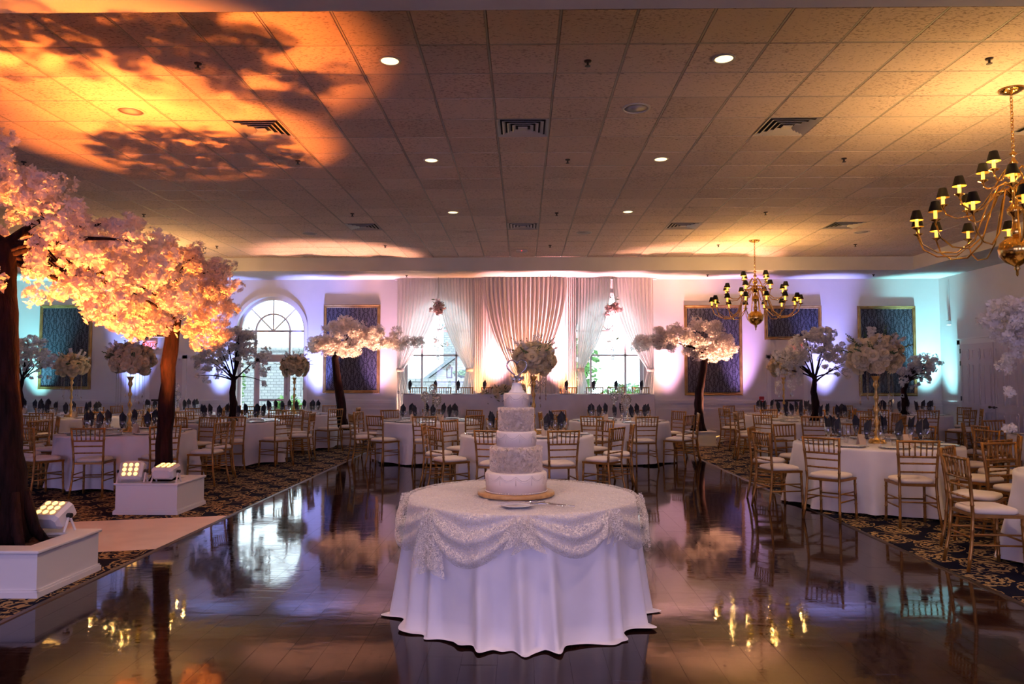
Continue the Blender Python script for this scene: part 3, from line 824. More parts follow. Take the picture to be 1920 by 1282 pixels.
# ------------------------------------------------------------------ fixtures on the far wall
def wall_panel(x0, x1, z0, z1, label):
    c = ((x0 + x1) / 2, (z0 + z1) / 2)
    root = thing('framed_damask_panel', label, 'wall panel', (c[0], WALL_Y, c[1]), 0, 'framed navy damask panels')
    hx, hz = (x1 - x0) / 2, (z1 - z0) / 2
    MB().box((0, -0.015, 0), (2 * hx - 0.1, 0.02, 2 * hz - 0.1)).build('wallpaper_field', M['damask'], root)
    fwid = 0.085
    prof = [(0, 0.0), (0, 0.035), (0.02, 0.055), (0.05, 0.04), (0.07, 0.045), (fwid, 0.02), (fwid, 0.0)]
    for sx, sz, L_ in ((1, 0, hz), (-1, 0, hz), (0, 1, hx), (0, -1, hx)):
        f = MB(); vs = []
        for e in (-1, 1):
            for (o_, d_) in prof:
                if sx: vs.append((sx * (hx - o_), -d_, e * (hz - o_)))
                else: vs.append((e * (hx - o_), -d_, sz * (hz - o_)))
        n = len(prof)
        fs = [(k, k + 1, n + k + 1, n + k) for k in range(n - 1)]
        f.add(vs, fs).build('frame_rail', M['gold_frame'], root)
PXX = lambda x: (x - 980) / 1375 * WALL_Y
PZZ = lambda y: 1.56 + (711 - y) / 1375 * WALL_Y
for x0, x1, y0, y1, lab in ((605, 712, 570, 737, 'tall gold-framed navy damask panel behind the left leaning blossom tree'),
                            (1282, 1390, 572, 741, 'tall gold-framed navy damask panel behind the right leaning blossom tree'),
                            (1432, 1538, 573, 637, 'short wide gold-framed damask panel beside the far chandelier'),
                            (1605, 1712, 574, 742, 'tall gold-framed damask panel behind the yellow-lit bouquet'),
                            (65, 165, 570, 730, 'tall gold-framed damask panel at the far left'),
                            (238, 328, 570, 632, 'short gold-framed damask panel partly behind the amber tree')):
    wall_panel(PXX(x0), PXX(x1), PZZ(y1), PZZ(y0), lab)

def exit_sign(x, z, label):
    root = thing('exit_sign', label, 'exit sign', (x, WALL_Y, z))
    MB().bbox((0, -0.03, 0), (0.34, 0.05, 0.22), 0.008).build('sign_box', M['exit_face'], root)
    cu = bpy.data.curves.new('lettering', 'FONT'); cu.body = 'EXIT'; cu.size = 0.155; cu.extrude = 0.003; cu.align_x = 'CENTER'; cu.align_y = 'CENTER'
    t_ = bpy.data.objects.new('lettering_curve', cu); col.objects.link(t_)
    bpy.context.view_layer.update()
    me = bpy.data.meshes.new_from_object(t_.evaluated_get(bpy.context.evaluated_depsgraph_get()))
    bpy.data.objects.remove(t_)
    me.materials.clear(); me.materials.append(M['exit_red'])
    link('lettering', me, root, (0, -0.058, 0), (PI / 2, 0, 0))
exit_sign(PXX(275), PZZ(646), 'red EXIT sign beside the amber tree trunk')
exit_sign(PXX(1491), PZZ(651), 'red EXIT sign half hidden by the right white blossom tree')
al = thing('fire_alarm', 'small red fire alarm box on the wall right of centre', 'fire alarm', (PXX(1424), WALL_Y, PZZ(748)))
MB().bbox((0, -0.03, 0), (0.12, 0.06, 0.15), 0.01).build('housing', M['alarm'], al)
MB().box((0, -0.063, -0.02), (0.07, 0.01, 0.02)).build('pull_bar', M['trim'], al)
em = thing('emergency_light', 'dark emergency light above the right exit door', 'emergency light', (PXX(1487), WALL_Y, PZZ(686)))
MB().bbox((0, -0.04, 0), (0.26, 0.08, 0.10), 0.01).build('housing', M['dark_metal'], em)
for sx in (-1, 1): MB().lathe([(0.0, 0.0), (0.045, 0.0), (0.045, 0.03), (0.02, 0.06)], 12, (sx * 0.09, -0.06, 0.05)).build('lamp_head', M['dark_metal'], em)
ws = thing('wall_sensor', 'small white sensor with a conduit on the right wall', 'sensor', (WALL_R, 18.55, 2.98))
MB().bbox((-0.04, 0, 0), (0.08, 0.11, 0.12), 0.012).build('housing', M['fixture'], ws)
MB().tube([(-0.012, 0, 0.06), (-0.012, 0, 1.1)], 0.012, 8).build('conduit', M['trim'], ws)

# ------------------------------------------------------------------ outside the windows
struct(MB().box((0, 45, -0.06), (120, 51, 0.1)).build('terrace_ground', M['lawn']), 'sunlit paved terrace outside the windows', 'ground')
sw = thing('stone_wall', 'pale stone garden wall with a cap seen through the left sheer window', 'garden wall', (-3.15, 26, 0))
MB().box((0, 0, 0.74), (2.6, 0.5, 1.48)).build('masonry', M['stone'], sw)
MB().bbox((0, 0, 1.54), (2.75, 0.62, 0.12), 0.015).build('cap_stone', M['stone'], sw)
hs = thing('stone_house', 'pale stone house with a sloping slate roof outside the window', 'house', (-2.0, 36, 0))
MB().prism_xz([(-2.6, 0), (1.4, 0), (1.4, 1.6), (-0.6, 3.1), (-2.6, 1.6)], 0, 5).build('gable_wall', M['stone'], hs)
MB().prism_xz([(-0.6, 3.15), (1.7, 1.42), (1.7, 1.60), (-0.6, 3.35), (-2.9, 1.60), (-2.9, 1.42)], -0.2, 5.2).build('roof', M['roof_slate'], hs)
ch = MB().box((-1.55, 0.6, 2.1), (0.75, 0.7, 4.2)).box((-1.55, 0.6, 4.25), (0.9, 0.85, 0.14)); ch.build('chimney', M['stone'], hs)
ln = thing('garden_lantern', 'small lantern standing on the stone garden wall', 'lantern', (-2.6, 26, 1.6))
MB().box((0, 0, 0.02), (0.2, 0.2, 0.04)).build('lantern_base', M['dark_metal'], ln)
for a, c in ((-1, -1), (1, -1), (1, 1), (-1, 1)): MB().box((a * 0.085, c * 0.085, 0.19), (0.02, 0.02, 0.3)).build('lantern_post', M['dark_metal'], ln)
MB().lathe([(0.15, 0.34), (0.04, 0.46), (0.02, 0.5)], 4).build('lantern_roof', M['dark_metal'], ln)
bh = thing('brick_annex', 'pale brick annex wall outside the arched garden door', 'building', (-10.4, 29, 0))
MB().box((0.4, 0.2, 1.35), (3.6, 0.4, 2.7)).build('brick_wall', M['stone'], bh)
MB().box((0.4, 0.2, 2.76), (3.8, 0.6, 0.12)).build('cornice', M['stone'], bh)
def shrub(x, y, z, rx, ry, rz, n, label, name='hedge_bush', lsz=0.11, mt='hedge'):
    root = thing(name, label, 'shrub', (x, y, z), 0)
    P = nrng.normal(size=(n, 3)); P /= np.linalg.norm(P, axis=1)[:, None]
    rad = nrng.uniform(0.55, 1.05, n)[:, None]
    P = P * rad * np.array([rx, ry, rz]) + np.array([0, 0, rz])
    mbx = MB()
    for p in P:
        a, e = rnd.uniform(0, 2 * PI), rnd.uniform(-0.8, 0.8)
        u = Vector((math.cos(a) * math.cos(e), math.sin(a) * math.cos(e), math.sin(e))); v_ = u.orthogonal().normalized()
        q = Vector(p); s_ = lsz * rnd.uniform(0.7, 1.3)
        mbx.add([q - u * s_, q + v_ * s_ * 0.5, q + u * s_, q - v_ * s_ * 0.5], [(0, 1, 2, 3)])
    f = mbx.build('foliage', M[mt], root); f['kind'] = 'stuff'
    MB().tube([(0, 0, 0), (0, 0, rz)], [0.06, 0.04], 6).build('stem', M['bark'], root)
shrub(1.85, 26.5, 0, 0.75, 0.7, 0.52, 1000, 'rounded green hedge bush outside the right sheer window, left one')
shrub(3.75, 26.9, 0, 0.95, 0.7, 0.70, 1300, 'rounded green hedge bush outside the right sheer window, right one')
shrub(-2.05, 26, 1.625, 0.45, 0.2, 0.13, 260, 'low green planting on top of the stone garden wall', lsz=0.06)
shrub(-8.15, 25.5, 0, 0.5, 0.4, 0.5, 500, 'green shrub outside the arched garden door')
shrub(-10.9, 27, 0, 0.6, 0.5, 1.3, 700, 'tall yellow-green shrub outside the arched window, behind the white blossom tree')
shrub(2.6, 44, 0, 2.0, 1.5, 2.2, 900, 'distant garden tree outside the right sheer window', name='garden_tree', lsz=0.25)
# ------------------------------------------------------------------ blossoms
def floret_cloud(P, Nrm, size, name, material, parent):
    """five-petalled florets at points P facing Nrm, as one mesh"""
    n = len(P)
    pet = []
    for k in range(5):
        a = 2 * PI * k / 5
        for r, da, z in ((0.55, -0.55, 0.10), (0.55, 0.55, 0.10), (1.0, 0.36, 0.42), (1.0, -0.36, 0.42)):
            pet.append((r * math.cos(a + da), r * math.sin(a + da), z))
    base = np.array([(0, 0, 0)] + pet)                    # 21 verts
    Nrm = Nrm / np.linalg.norm(Nrm, axis=1)[:, None]
    ref = nrng.normal(size=(n, 3))
    U = np.cross(Nrm, ref); U /= np.linalg.norm(U, axis=1)[:, None]
    V = np.cross(Nrm, U)
    sz = size * nrng.uniform(0.7, 1.3, n)
    loc = np.repeat(base[None], n, 0) + nrng.normal(scale=0.10, size=(n, 21, 3)) * np.array([1, 1, 1.6])
    W = P[:, None, :] + (loc[:, :, 0:1] * U[:, None] + loc[:, :, 1:2] * V[:, None] + loc[:, :, 2:3] * Nrm[:, None]) * sz[:, None, None]
    verts = W.reshape(-1, 3)
    tri, quad = [], []
    for k in range(5):
        o = 1 + 4 * k
        tri.append((0, o, o + 1)); quad.append((o, o + 3, o + 2, o + 1))
    off = (np.arange(n) * 21)[:, None, None]
    T3 = (np.array(tri)[None] + off).reshape(-1, 3); Q4 = (np.array(quad)[None] + off).reshape(-1, 4)
    me = bpy.data.meshes.new(name)
    me.vertices.add(len(verts)); me.vertices.foreach_set('co', verts.astype(np.float32).ravel())
    nl = T3.size + Q4.size
    me.loops.add(nl); me.loops.foreach_set('vertex_index', np.concatenate([T3.ravel(), Q4.ravel()]).astype(np.int32))
    np_ = len(T3) + len(Q4)
    starts = np.concatenate([np.arange(len(T3)) * 3, T3.size + np.arange(len(Q4)) * 4]).astype(np.int32)
    me.polygons.add(np_); me.polygons.foreach_set('loop_start', starts)
    me.update(calc_edges=True); me.validate()
    me.materials.append(material)
    o = link(name, me, parent)
    return o

def puffs(centers, radii, per):
    P, Nn = [], []
    for c, r in zip(centers, radii):
        d = nrng.normal(size=(per, 3)); d /= np.linalg.norm(d, axis=1)[:, None]
        rr = r * nrng.uniform(0.55, 1.05, per)[:, None]
        P.append(np.array(c) + d * rr * np.array([1, 1, 0.8])); Nn.append(d + nrng.normal(scale=0.35, size=(per, 3)))
    return np.concatenate(P), np.concatenate(Nn)

def bez(a, b, c, n=7):
    a, b, c = Vector(a), Vector(b), Vector(c)
    return [a * (1 - t) ** 2 + b * 2 * t * (1 - t) + c * t * t for t in [i / (n - 1) for i in range(n)]]

def blossom_tree(label, loc, trunk, trad, blobs, n_puff, per, fsize, prad, petal, cat='blossom tree', n_branch=9, droop=0.0, group=None, name='blossom_tree', flare=True):
    """trunk: local polyline; blobs: (centre, radii, weight) ellipsoids holding the blossom puffs"""
    root = thing(name, label, cat, loc, 0, group)
    tp, tr_ = [], []
    for i in range(len(trunk) - 1):
        a, b_ = Vector(trunk[i]), Vector(trunk[i + 1])
        for q in range(4):
            t = q / 4
            tp.append(a.lerp(b_, t) + Vector((rnd.gauss(0, 0.05), rnd.gauss(0, 0.05), 0)) * trad[i]); tr_.append((trad[i] * (1 - t) + trad[i + 1] * t) * rnd.uniform(0.93, 1.08))
    tp.append(Vector(trunk[-1])); tr_.append(trad[-1])
    tk = MB().tube(tp, tr_, 14)
    if flare:
        for k in range(7):
            a = 2 * PI * k / 7 + 0.3
            d = Vector((math.cos(a), math.sin(a), 0)); r0 = trad[0]
            tk.tube([Vector(trunk[0]) + d * r0 * 1.75 + Vector((0, 0, -0.02)), Vector(trunk[0]) + d * r0 * 1.15 + Vector((0, 0, r0 * 0.6)), Vector(trunk[0]) + d * r0 * 0.7 + Vector((0, 0, r0 * 2.4))], [r0 * 0.16, r0 * 0.26, r0 * 0.22], 8)
    tk.build('trunk', M['bark'], root, True)
    wts = np.array([b_[2] for b_ in blobs], float); wts /= wts.sum()
    C, Rr = [], []
    for i in range(n_puff):
        k = nrng.choice(len(blobs), p=wts)
        c, r, _ = blobs[k]
        d = nrng.normal(size=3); d /= np.linalg.norm(d)
        q = np.array(c) + d * np.array(r) * nrng.uniform(0.35, 1.0) ** 0.6
        C.append(q); Rr.append(prad * nrng.uniform(0.65, 1.25))
    if droop:
        for i in range(int(n_puff * 0.45)):
            q = C[nrng.integers(len(C))].copy(); q[2] -= nrng.uniform(0.05, droop)
            C.append(q); Rr.append(prad * nrng.uniform(0.45, 0.8))
    P, Nn = puffs(C, Rr, per)
    f = floret_cloud(P, Nn, fsize, 'blossom', petal, root); f['kind'] = 'stuff'
    top = Vector(trunk[-1]); low = Vector(trunk[-2]).lerp(top, 0.55)
    idx = nrng.choice(len(C), n_branch, replace=False)
    for j in idx:
        s_ = low.lerp(top, rnd.random())
        e = Vector(C[j]); mid = s_.lerp(e, 0.5) + Vector((0, 0, 0.12 * (e - s_).length + 0.02))
        r0 = trad[-1] * 0.42
        br = MB().tube(bez(s_, mid, e), [r0 * (1 - 0.8 * q / 6) for q in range(7)], 6)
        for q in range(4):
            t = C[nrng.integers(len(C))]
            if (Vector(t) - e).length < 0.8 * max(blobs[0][1]):
                br.tube(bez(mid.lerp(e, 0.4), mid.lerp(Vector(t), 0.6), t, 5), [r0 * 0.35 * (1 - 0.6 * w / 4) for w in range(5)], 5)
        br.build('branch', M['bark'], root, True)
    return root

def planter(label, loc, wx, wy, h):
    root = thing('planter_box', label, 'planter', loc)
    t = 0.15
    p = MB()
    for sx, sy, dx, dy in ((0, -1, wx, t), (0, 1, wx, t), (-1, 0, t, wy - 2 * t), (1, 0, t, wy - 2 * t)):
        p.box((sx * (wx - t) / 2, sy * (wy - t) / 2, h / 2 + 0.005), (dx, dy, h - 0.05))
    p.build('box_wall', M['white_paint'], root)
    rim = MB()
    for sx, sy, dx, dy in ((0, -1, wx + 0.04, t + 0.03), (0, 1, wx + 0.04, t + 0.03), (-1, 0, t + 0.03, wy - 2 * t), (1, 0, t + 0.03, wy - 2 * t)):
        rim.bbox((sx * (wx - t + 0.01) / 2, sy * (wy - t + 0.01) / 2, h - 0.012), (dx, dy + (0.02 if sx else 0), 0.024), 0.006)
    rim.build('rim', M['white_paint'], root)
    bs = MB()
    for z, e in ((0.02, 0.036), (0.045, 0.02)):
        for sx, sy, dx, dy in ((0, -1, wx + e, 0.02), (0, 1, wx + e, 0.02), (-1, 0, 0.02, wy + e), (1, 0, 0.02, wy + e)):
            bs.box((sx * (wx / 2 + e / 2 - 0.009), sy * (wy / 2 + e / 2 - 0.009), z), (dx, dy, 0.04 if z < 0.03 else 0.02))
    bs.build('base_moulding', M['white_paint'], root)
    so = MB().grid(lambda u, v: ((u - 0.5) * (wx - 2 * t), (v - 0.5) * (wy - 2 * t), h - 0.045 + 0.02 * rnd.random()), 14, 14)
    so.build('mulch', M['soil'], root)

def par_lamp(label, loc, yaw, tilt, lens, energy, color, spot, target, stand=True, sc=1.0, blend=0.6, radius=0.05):
    """square LED wash lamp: housing, nine lenses, yoke; local face normal +Y tilted up by tilt"""
    root = thing('led_uplight', label, 'uplight', loc, yaw, 'LED uplights')
    ct, st = math.cos(tilt), math.sin(tilt)
    hz = 0.13 * sc
    def tf(x, y, z):      # y along face normal
        return (x, y * ct - z * st, hz + y * st + z * ct)
    hb = MB().bbox((0, 0, 0), (0.26 * sc, 0.14 * sc, 0.22 * sc), 0.025 * sc)
    hb.v = [tf(*p) for p in hb.v]
    hb.build('housing', M['fixture'], root)
    fp = MB().box((0, 0.069 * sc, 0), (0.21 * sc, 0.006 * sc, 0.17 * sc)); fp.v = [tf(*p) for p in fp.v]; fp.build('face_plate', M['vent'], root)
    lm = MB().lathe([(0.0, 0.0), (0.022 * sc, 0.0), (0.020 * sc, 0.006 * sc), (0.0, 0.010 * sc)], 12)
    lm.v = [(p[0], p[2] * ct - p[1] * st, p[2] * st + p[1] * ct) for p in lm.v]
    lme = lm.mesh('lens', M[lens], True)
    for i in (-1, 0, 1):
        for j in (-1, 0, 1):
            link('lens', lme, root, tf(i * 0.064 * sc, 0.073 * sc, j * 0.054 * sc))
    for sx in (-1, 1):
        yk = MB().tube([(sx * 0.145 * sc, 0, hz), (sx * 0.15 * sc, 0.06 * sc, 0.005)], 0.010 * sc, 6).tube([(sx * 0.145 * sc, 0, hz), (sx * 0.15 * sc, -0.06 * sc, 0.005)], 0.010 * sc, 6)
        yk.build('yoke', M['fixture'], root)
    for sx in (-1, 1):
        MB().tube([(sx * 0.13 * sc, 0, hz), (sx * 0.165 * sc, 0, hz)], 0.02 * sc, 10).build('tilt_knob', M['black'], root)
    if energy:
        f = Vector(tf(0, 0.10 * sc, 0)); f.rotate(Matrix.Rotation(yaw, 3, 'Z'))
        p = Vector(loc) + f
        light('SPOT', 'uplight_beam', p, energy, color, Vector(target) - p, spot=spot, blend=blend, radius=radius)
    return root

AMBER = (1.0, 0.235, 0.03)
WARM = (1.0, 0.46, 0.27)
# near left tree
planter('white planter box of the nearest amber-lit tree, lower left', (-3.98, 5.66, 0), 1.0, 0.76, 0.335)
blossom_tree('large blossom tree with thick dark trunk at the left edge, glowing cream and orange', (-3.98, 5.66, 0.30),
    [(0, 0, 0), (-0.05, 0, 0.7), (-0.10, 0.02, 1.5), (-0.16, 0.05, 2.05), (-0.12, 0.05, 2.35)], [0.165, 0.145, 0.125, 0.115, 0.085],
    [((0.02, 0.1, 2.42), (0.62, 0.75, 0.50), 3), ((-0.30, -0.1, 2.95), (0.35, 0.5, 0.34), 1.3), ((0.52, 0.35, 2.30), (0.50, 0.6, 0.42), 2.4), ((0.60, 0.7, 1.98), (0.50, 0.5, 0.34), 1.6), ((-0.30, -0.35, 1.85), (0.22, 0.3, 0.36), 0.9), ((-0.9, 0.2, 2.4), (0.7, 0.7, 0.55), 1.5)],
    250, 24, 0.035, 0.098, M['blossom'], n_branch=14, group='large amber-lit blossom trees')
par_lamp('white LED uplight on the nearest planter, behind the thick trunk', (-3.80, 5.95, 0.335), PI * 0.95, 1.05, 'lens_amber', 1600, AMBER, 56, (-3.50, 6.10, 2.9))
par_lamp('added unseen LED uplight on the nearest planter, left of the trunk', (-4.36, 5.94, 0.335), -PI * 0.85, 1.25, 'lens_amber', 1300, AMBER, 56, (-4.40, 6.05, 2.9))  # unseen extra lamp, added to light the crown
# second left tree
planter('white planter box carrying two uplights, left of the dance floor', (-4.36, 8.87, 0), 0.72, 0.72, 0.36)
blossom_tree('slimmer blossom tree glowing orange behind the planter with two uplights', (-4.36, 8.92, 0.32),
    [(0, 0, 0), (0.0, 0, 0.6), (0.03, 0, 1.4), (0.08, 0.02, 2.15), (0.10, 0.02, 2.5)], [0.105, 0.092, 0.085, 0.075, 0.05],
    [((0.14, 0, 2.50), (0.62, 0.62, 0.46), 3), ((0.60, -0.05, 2.28), (0.30, 0.4, 0.34), 1.3), ((-0.32, 0, 2.05), (0.36, 0.5, 0.34), 1.6), ((0.48, 0.05, 1.86), (0.24, 0.35, 0.24), 0.8), ((-0.10, 0, 2.62), (0.5, 0.5, 0.3), 1)],
    190, 24, 0.035, 0.098, M['blossom'], n_branch=12, group='large amber-lit blossom trees')
par_lamp('white LED uplight on the second planter, its nine lenses facing the camera', (-4.56, 8.57, 0.36), PI + 0.15, 0.42, 'lens_amber', 0, AMBER, 60, (0, 0, 0))
light('SPOT', 'uplight_beam', (-4.62, 8.42, 0.62), 1000, AMBER, (0.0, 0.10, 1), spot=50, blend=0.6, radius=0.05)
par_lamp('white LED uplight aimed upward on the second planter, beside the trunk', (-4.16, 8.57, 0.36), PI - 0.05, 1.38, 'lens_amber', 1200, AMBER, 50, (-4.02, 8.62, 3.0))
# far leaning trees
planter('small white planter of the left leaning tree by the wall', (-4.27, 17.75, 0), 0.62, 0.62, 0.34)
blossom_tree('leaning blossom tree left of the sheers, pink-white crown stretching right', (-4.36, 17.75, 0.30),
    [(0, 0, 0), (-0.02, 0, 0.5), (-0.12, 0, 1.2), (-0.20, 0, 1.75), (-0.12, 0, 2.0)], [0.125, 0.115, 0.10, 0.085, 0.06],
    [((0.05, -0.05, 2.32), (0.62, 0.45, 0.48), 3), ((-0.45, 0, 2.10), (0.42, 0.4, 0.26), 1.6), ((0.85, -0.05, 2.28), (0.55, 0.4, 0.27), 1.6), ((1.55, -0.1, 2.12), (0.45, 0.25, 0.12), 0.6), ((0.15, 0, 1.92), (0.28, 0.3, 0.14), 0.7)],
    130, 26, 0.045, 0.13, M['blossom'], n_branch=9, group='leaning blossom trees by the far wall')
par_lamp('white LED uplight on the floor beside the left leaning tree', (-3.55, 17.55, 0), 0.9, 1.1, 'lens_amber', 1400, WARM, 54, (-3.95, 17.35, 2.6))
planter('small white planter of the right leaning tree by the wall', (4.22, 17.65, 0), 0.62, 0.62, 0.34)
blossom_tree('leaning blossom tree right of the sheers, peach crown stretching left', (4.20, 17.65, 0.30),
    [(0, 0, 0), (0.0, 0, 0.4), (0.02, 0, 0.95), (0.16, 0, 1.70), (0.12, 0, 2.0)], [0.13, 0.115, 0.10, 0.08, 0.06],
    [((0.10, -0.05, 2.22), (0.62, 0.45, 0.46), 3), ((0.62, 0, 2.02), (0.38, 0.4, 0.26), 1.7), ((-0.62, -0.05, 2.25), (0.50, 0.4, 0.28), 1.6), ((-1.25, -0.1, 2.12), (0.42, 0.25, 0.16), 0.7), ((0.2, 0, 1.85), (0.35, 0.3, 0.14), 0.6)],
    130, 26, 0.045, 0.13, M['blossom'], n_branch=9, group='leaning blossom trees by the far wall')
par_lamp('glowing LED uplight on the carpet beside the right leaning tree', (4.66, 17.62, 0), 0.9, 1.3, 'lens_amber', 1500, WARM, 56, (4.38, 17.55, 2.6))

# ------------------------------------------------------------------ wall uplights standing on the floor along the far wall
UP = [(-12.6, 18.7, 'lens_cyan', 900, (0.30, 0.95, 1.0), 'in the far left corner'),
      (-10.1, 18.75, 'lens_blue', 1500, (0.24, 0.34, 1.0), 'behind the far left bouquet table'),
      (-7.85, 18.75, 'lens_blue', 1700, (0.27, 0.36, 1.0), 'left of the arched garden door'),
      (-5.30, 18.75, 'lens_blue', 1700, (0.30, 0.34, 1.0), 'right of the arched garden door'),
      (-3.75, 18.75, 'lens_pink', 700, (0.80, 0.42, 0.85), 'between the left leaning tree and the sheers'),
      (3.75, 18.75, 'lens_pink', 900, (0.95, 0.42, 0.62), 'between the right sheers and leaning tree'),
      (5.6, 18.75, 'lens_pink', 900, (0.70, 0.38, 0.90), 'right of the right leaning tree'),
      (7.75, 18.75, 'lens_blue', 1500, (0.34, 0.34, 1.0), 'between the two right damask panels'),
      (10.35, 18.6, 'lens_cyan', 1300, (0.34, 0.92, 1.0), 'glowing in the right corner')]
for x, y, ln_, e, c, w_ in UP:
    par_lamp('small LED wall uplight ' + w_, (x, y - 0.38, 0), 0.0, 1.30, ln_, e, c, 44 if 'cyan' in ln_ else 38, (x, WALL_Y + 0.1, 3.9), sc=0.7, blend=1.0, radius=0.1)
for x, c, e, w_ in ((-3.28, (1.0, 0.48, 0.30), 30, 'beside the left sheer column'), (-1.0, (1.0, 0.38, 0.14), 60, 'at the left foot of the backdrop'), (0.1, (1.0, 0.38, 0.14), 55, 'at the middle of the backdrop'), (1.15, (1.0, 0.38, 0.14), 60, 'at the right foot of the backdrop'), (3.42, (1.0, 0.48, 0.30), 30, 'beside the right sheer column')):
    par_lamp('small amber LED uplight ' + w_, (x, 18.05 if abs(x) < 2 else 18.15, 0.45 if abs(x) < 3 else 0.0), 0.0, 1.2, 'lens_amber', e * 13.0, c, 56, (x, 18.85, 3.4), sc=0.6, blend=1.0, radius=0.1)
# magenta wash over the top of the drapes
for x, w_ in ((-2.6, 'left of the left window'), (-0.65, 'left of the bouquet'), (0.85, 'right of the bouquet'), (2.75, 'right of the right window')):
    par_lamp('small pink LED uplight behind the head table, ' + w_, (x, 18.10, 0.45), 0.0, 1.35, 'lens_pink', 4600, (1.0, 0.43, 0.50), 46, (x, 18.70, 4.05), sc=0.6, blend=1.0, radius=0.1)

# ------------------------------------------------------------------ drapes
DY = 18.62
def pleat(u, n, amp, ph=0.0): return amp * (math.sin(2 * PI * n * u + ph) + 0.35 * math.sin(2 * PI * n * 2.3 * u + 1.3 + ph))
def sheer_panel(xo, xi, side, label):
    """window sheer: hangs from xo (outer) to xi (inner), pulled to the tie at the outer side, then falls to the floor"""
    root = thing('sheer_curtain', label, 'curtain', (0, 0, 0), 0, 'white window sheers')
    tie_z, zt, w_t = 1.80, 4.14, 0.16
    sgn = 1 if xi > xo else -1
    def top(u, v):
        z = zt + (tie_z - zt) * v
        wid = abs(xi - xo)
        e = v ** 1.15
        half = wid * (1 - e) + w_t * e + 0.18 * wid * math.sin(PI * v) * (1 if v < 1 else 0)
        sag = 0.16 * math.sin(PI * v) * u
        return (xo + sgn * half * u, DY + pleat(u, 11, 0.035 * (1 - 0.5 * v)), z - sag * 0.0 + 0.02 * math.sin(9 * u) * v)
    MB().grid(top, 110, 30).build('upper_drape', M['sheer'], root, True)
    def low(u, v):
        z = tie_z + (0.02 - tie_z) * v
        half = w_t + 0.20 * min(1, v * 2.2)
        return (xo + sgn * half * u, DY + pleat(u, 6, 0.04), z)
    MB().grid(low, 60, 12).build('lower_drape', M['sheer'], root, True)
    MB().lathe([(0.085, -0.05), (0.10, -0.02), (0.10, 0.02), (0.085, 0.05)], 14, (xo + sgn * 0.085, DY, tie_z), caps=False).build('tie_band', M['sheer'], root, True)
sheer_panel(-3.20, -2.10, 'l', 'white sheer left of the left window, tied back to its left')
sheer_panel(-1.27, -2.16, 'r', 'white sheer of the left window tied toward the backdrop')
sheer_panel(1.39, 2.24, 'l', 'white sheer of the right window tied toward the backdrop')
sheer_panel(3.32, 2.30, 'r', 'white sheer right of the right window, tied back to its right')
bd = thing('backdrop_drape', 'peach-lit pleated backdrop drape with a gathered centre swag behind head table', 'drape', (0, 0, 0))
MB().grid(lambda u, v: (-1.22 + 2.54 * u, DY + 0.10 + pleat(u, 34, 0.022), 4.15 - 4.13 * v), 320, 10).build('back_panel', M['drape'], bd, True)
for x in (-1.12, 1.24):
    MB().grid(lambda u, v: (x - 0.12 + 0.24 * u, DY - 0.05 + pleat(u, 5, 0.025), 4.15 - 4.13 * v), 50, 10).build('side_column', M['drape'], bd, True)
def swag(u, v):
    z = 4.15 - 2.75 * v
    c = 0.06
    half = 1.06 * (1 - v ** 2.0) + 0.11 * v ** 2.0
    s_ = 2 * u - 1
    zz = z - 0.20 * v * (1 - abs(s_))
    return (c + half * s_, DY - 0.14 - 0.07 * math.sin(PI * v) + pleat(u, 19, 0.034), zz)
MB().grid(swag, 240, 34).build('centre_swag', M['drape'], bd, True)
MB().grid(lambda u, v: (0.06 + (0.14 + 0.15 * v) * (2 * u - 1), DY - 0.15 + pleat(u, 6, 0.03), 1.38 - 1.34 * v), 60, 10).build('swag_tail', M['drape'], bd, True)
tag(MB().tube([(-3.3, DY + 0.21, 4.135), (3.45, DY + 0.21, 4.135)], 0.018, 8).build('curtain_rod', M['white_paint']), 'thin white rod carrying the sheers and backdrop', 'curtain rod')

# hanging flower balls in the two sheer windows
def hanging_ball(x, label):
    root = thing('hanging_flower_ball', label, 'hanging flowers', (x, DY - 0.12, 0), 0, 'hanging flower balls')
    MB().tube([(0, 0, SOFF), (0, 0, 2.35)], 0.004, 5).build('wire', M['dark_metal'], root)
    C = [np.array((0, 0, 3.42)) + nrng.normal(scale=0.055, size=3) for _ in range(9)] + [np.array((rnd.gauss(0, 0.10), rnd.gauss(0, 0.08), rnd.uniform(3.16, 3.34))) for _ in range(6)]
    P, Nn = puffs(C, [0.085] * len(C), 26)
    f = floret_cloud(P, Nn, 0.028, 'flower_ball', M['pink_flower'], root); f['kind'] = 'stuff'
    C = [np.array((rnd.gauss(0, 0.10), rnd.gauss(0, 0.05), rnd.uniform(2.30, 2.62))) for _ in range(8)]
    P, Nn = puffs(C, [0.06] * len(C), 14)
    f = floret_cloud(P, Nn, 0.026, 'lower_spray', M['blossom'], root); f['kind'] = 'stuff'
    lf = MB()
    for _ in range(26):
        a = rnd.uniform(0, 2 * PI); d = Vector((math.cos(a), math.sin(a) * 0.6, rnd.uniform(-0.8, 0.9))).normalized()
        p = Vector((0, 0, rnd.choice((3.40, 3.55, 2.5)))) + d * 0.10; v_ = d.orthogonal().normalized() * 0.014
        lf.add([p, p + d * 0.05 + v_, p + d * 0.11, p + d * 0.05 - v_], [(0, 1, 2, 3)])
    lf.build('leaves', M['leaf'], root)['kind'] = 'stuff'
    for z in (2.25, 2.05):
        MB().lathe([(0.0, z), (0.035, z), (0.045, z + 0.10), (0.03, z + 0.12)], 10).build('candle_cup', M['crystal'], root, True)
hanging_ball(-2.14, 'pink flower ball hanging before the left sheer window')
hanging_ball(2.27, 'pink flower ball hanging before the right sheer window')
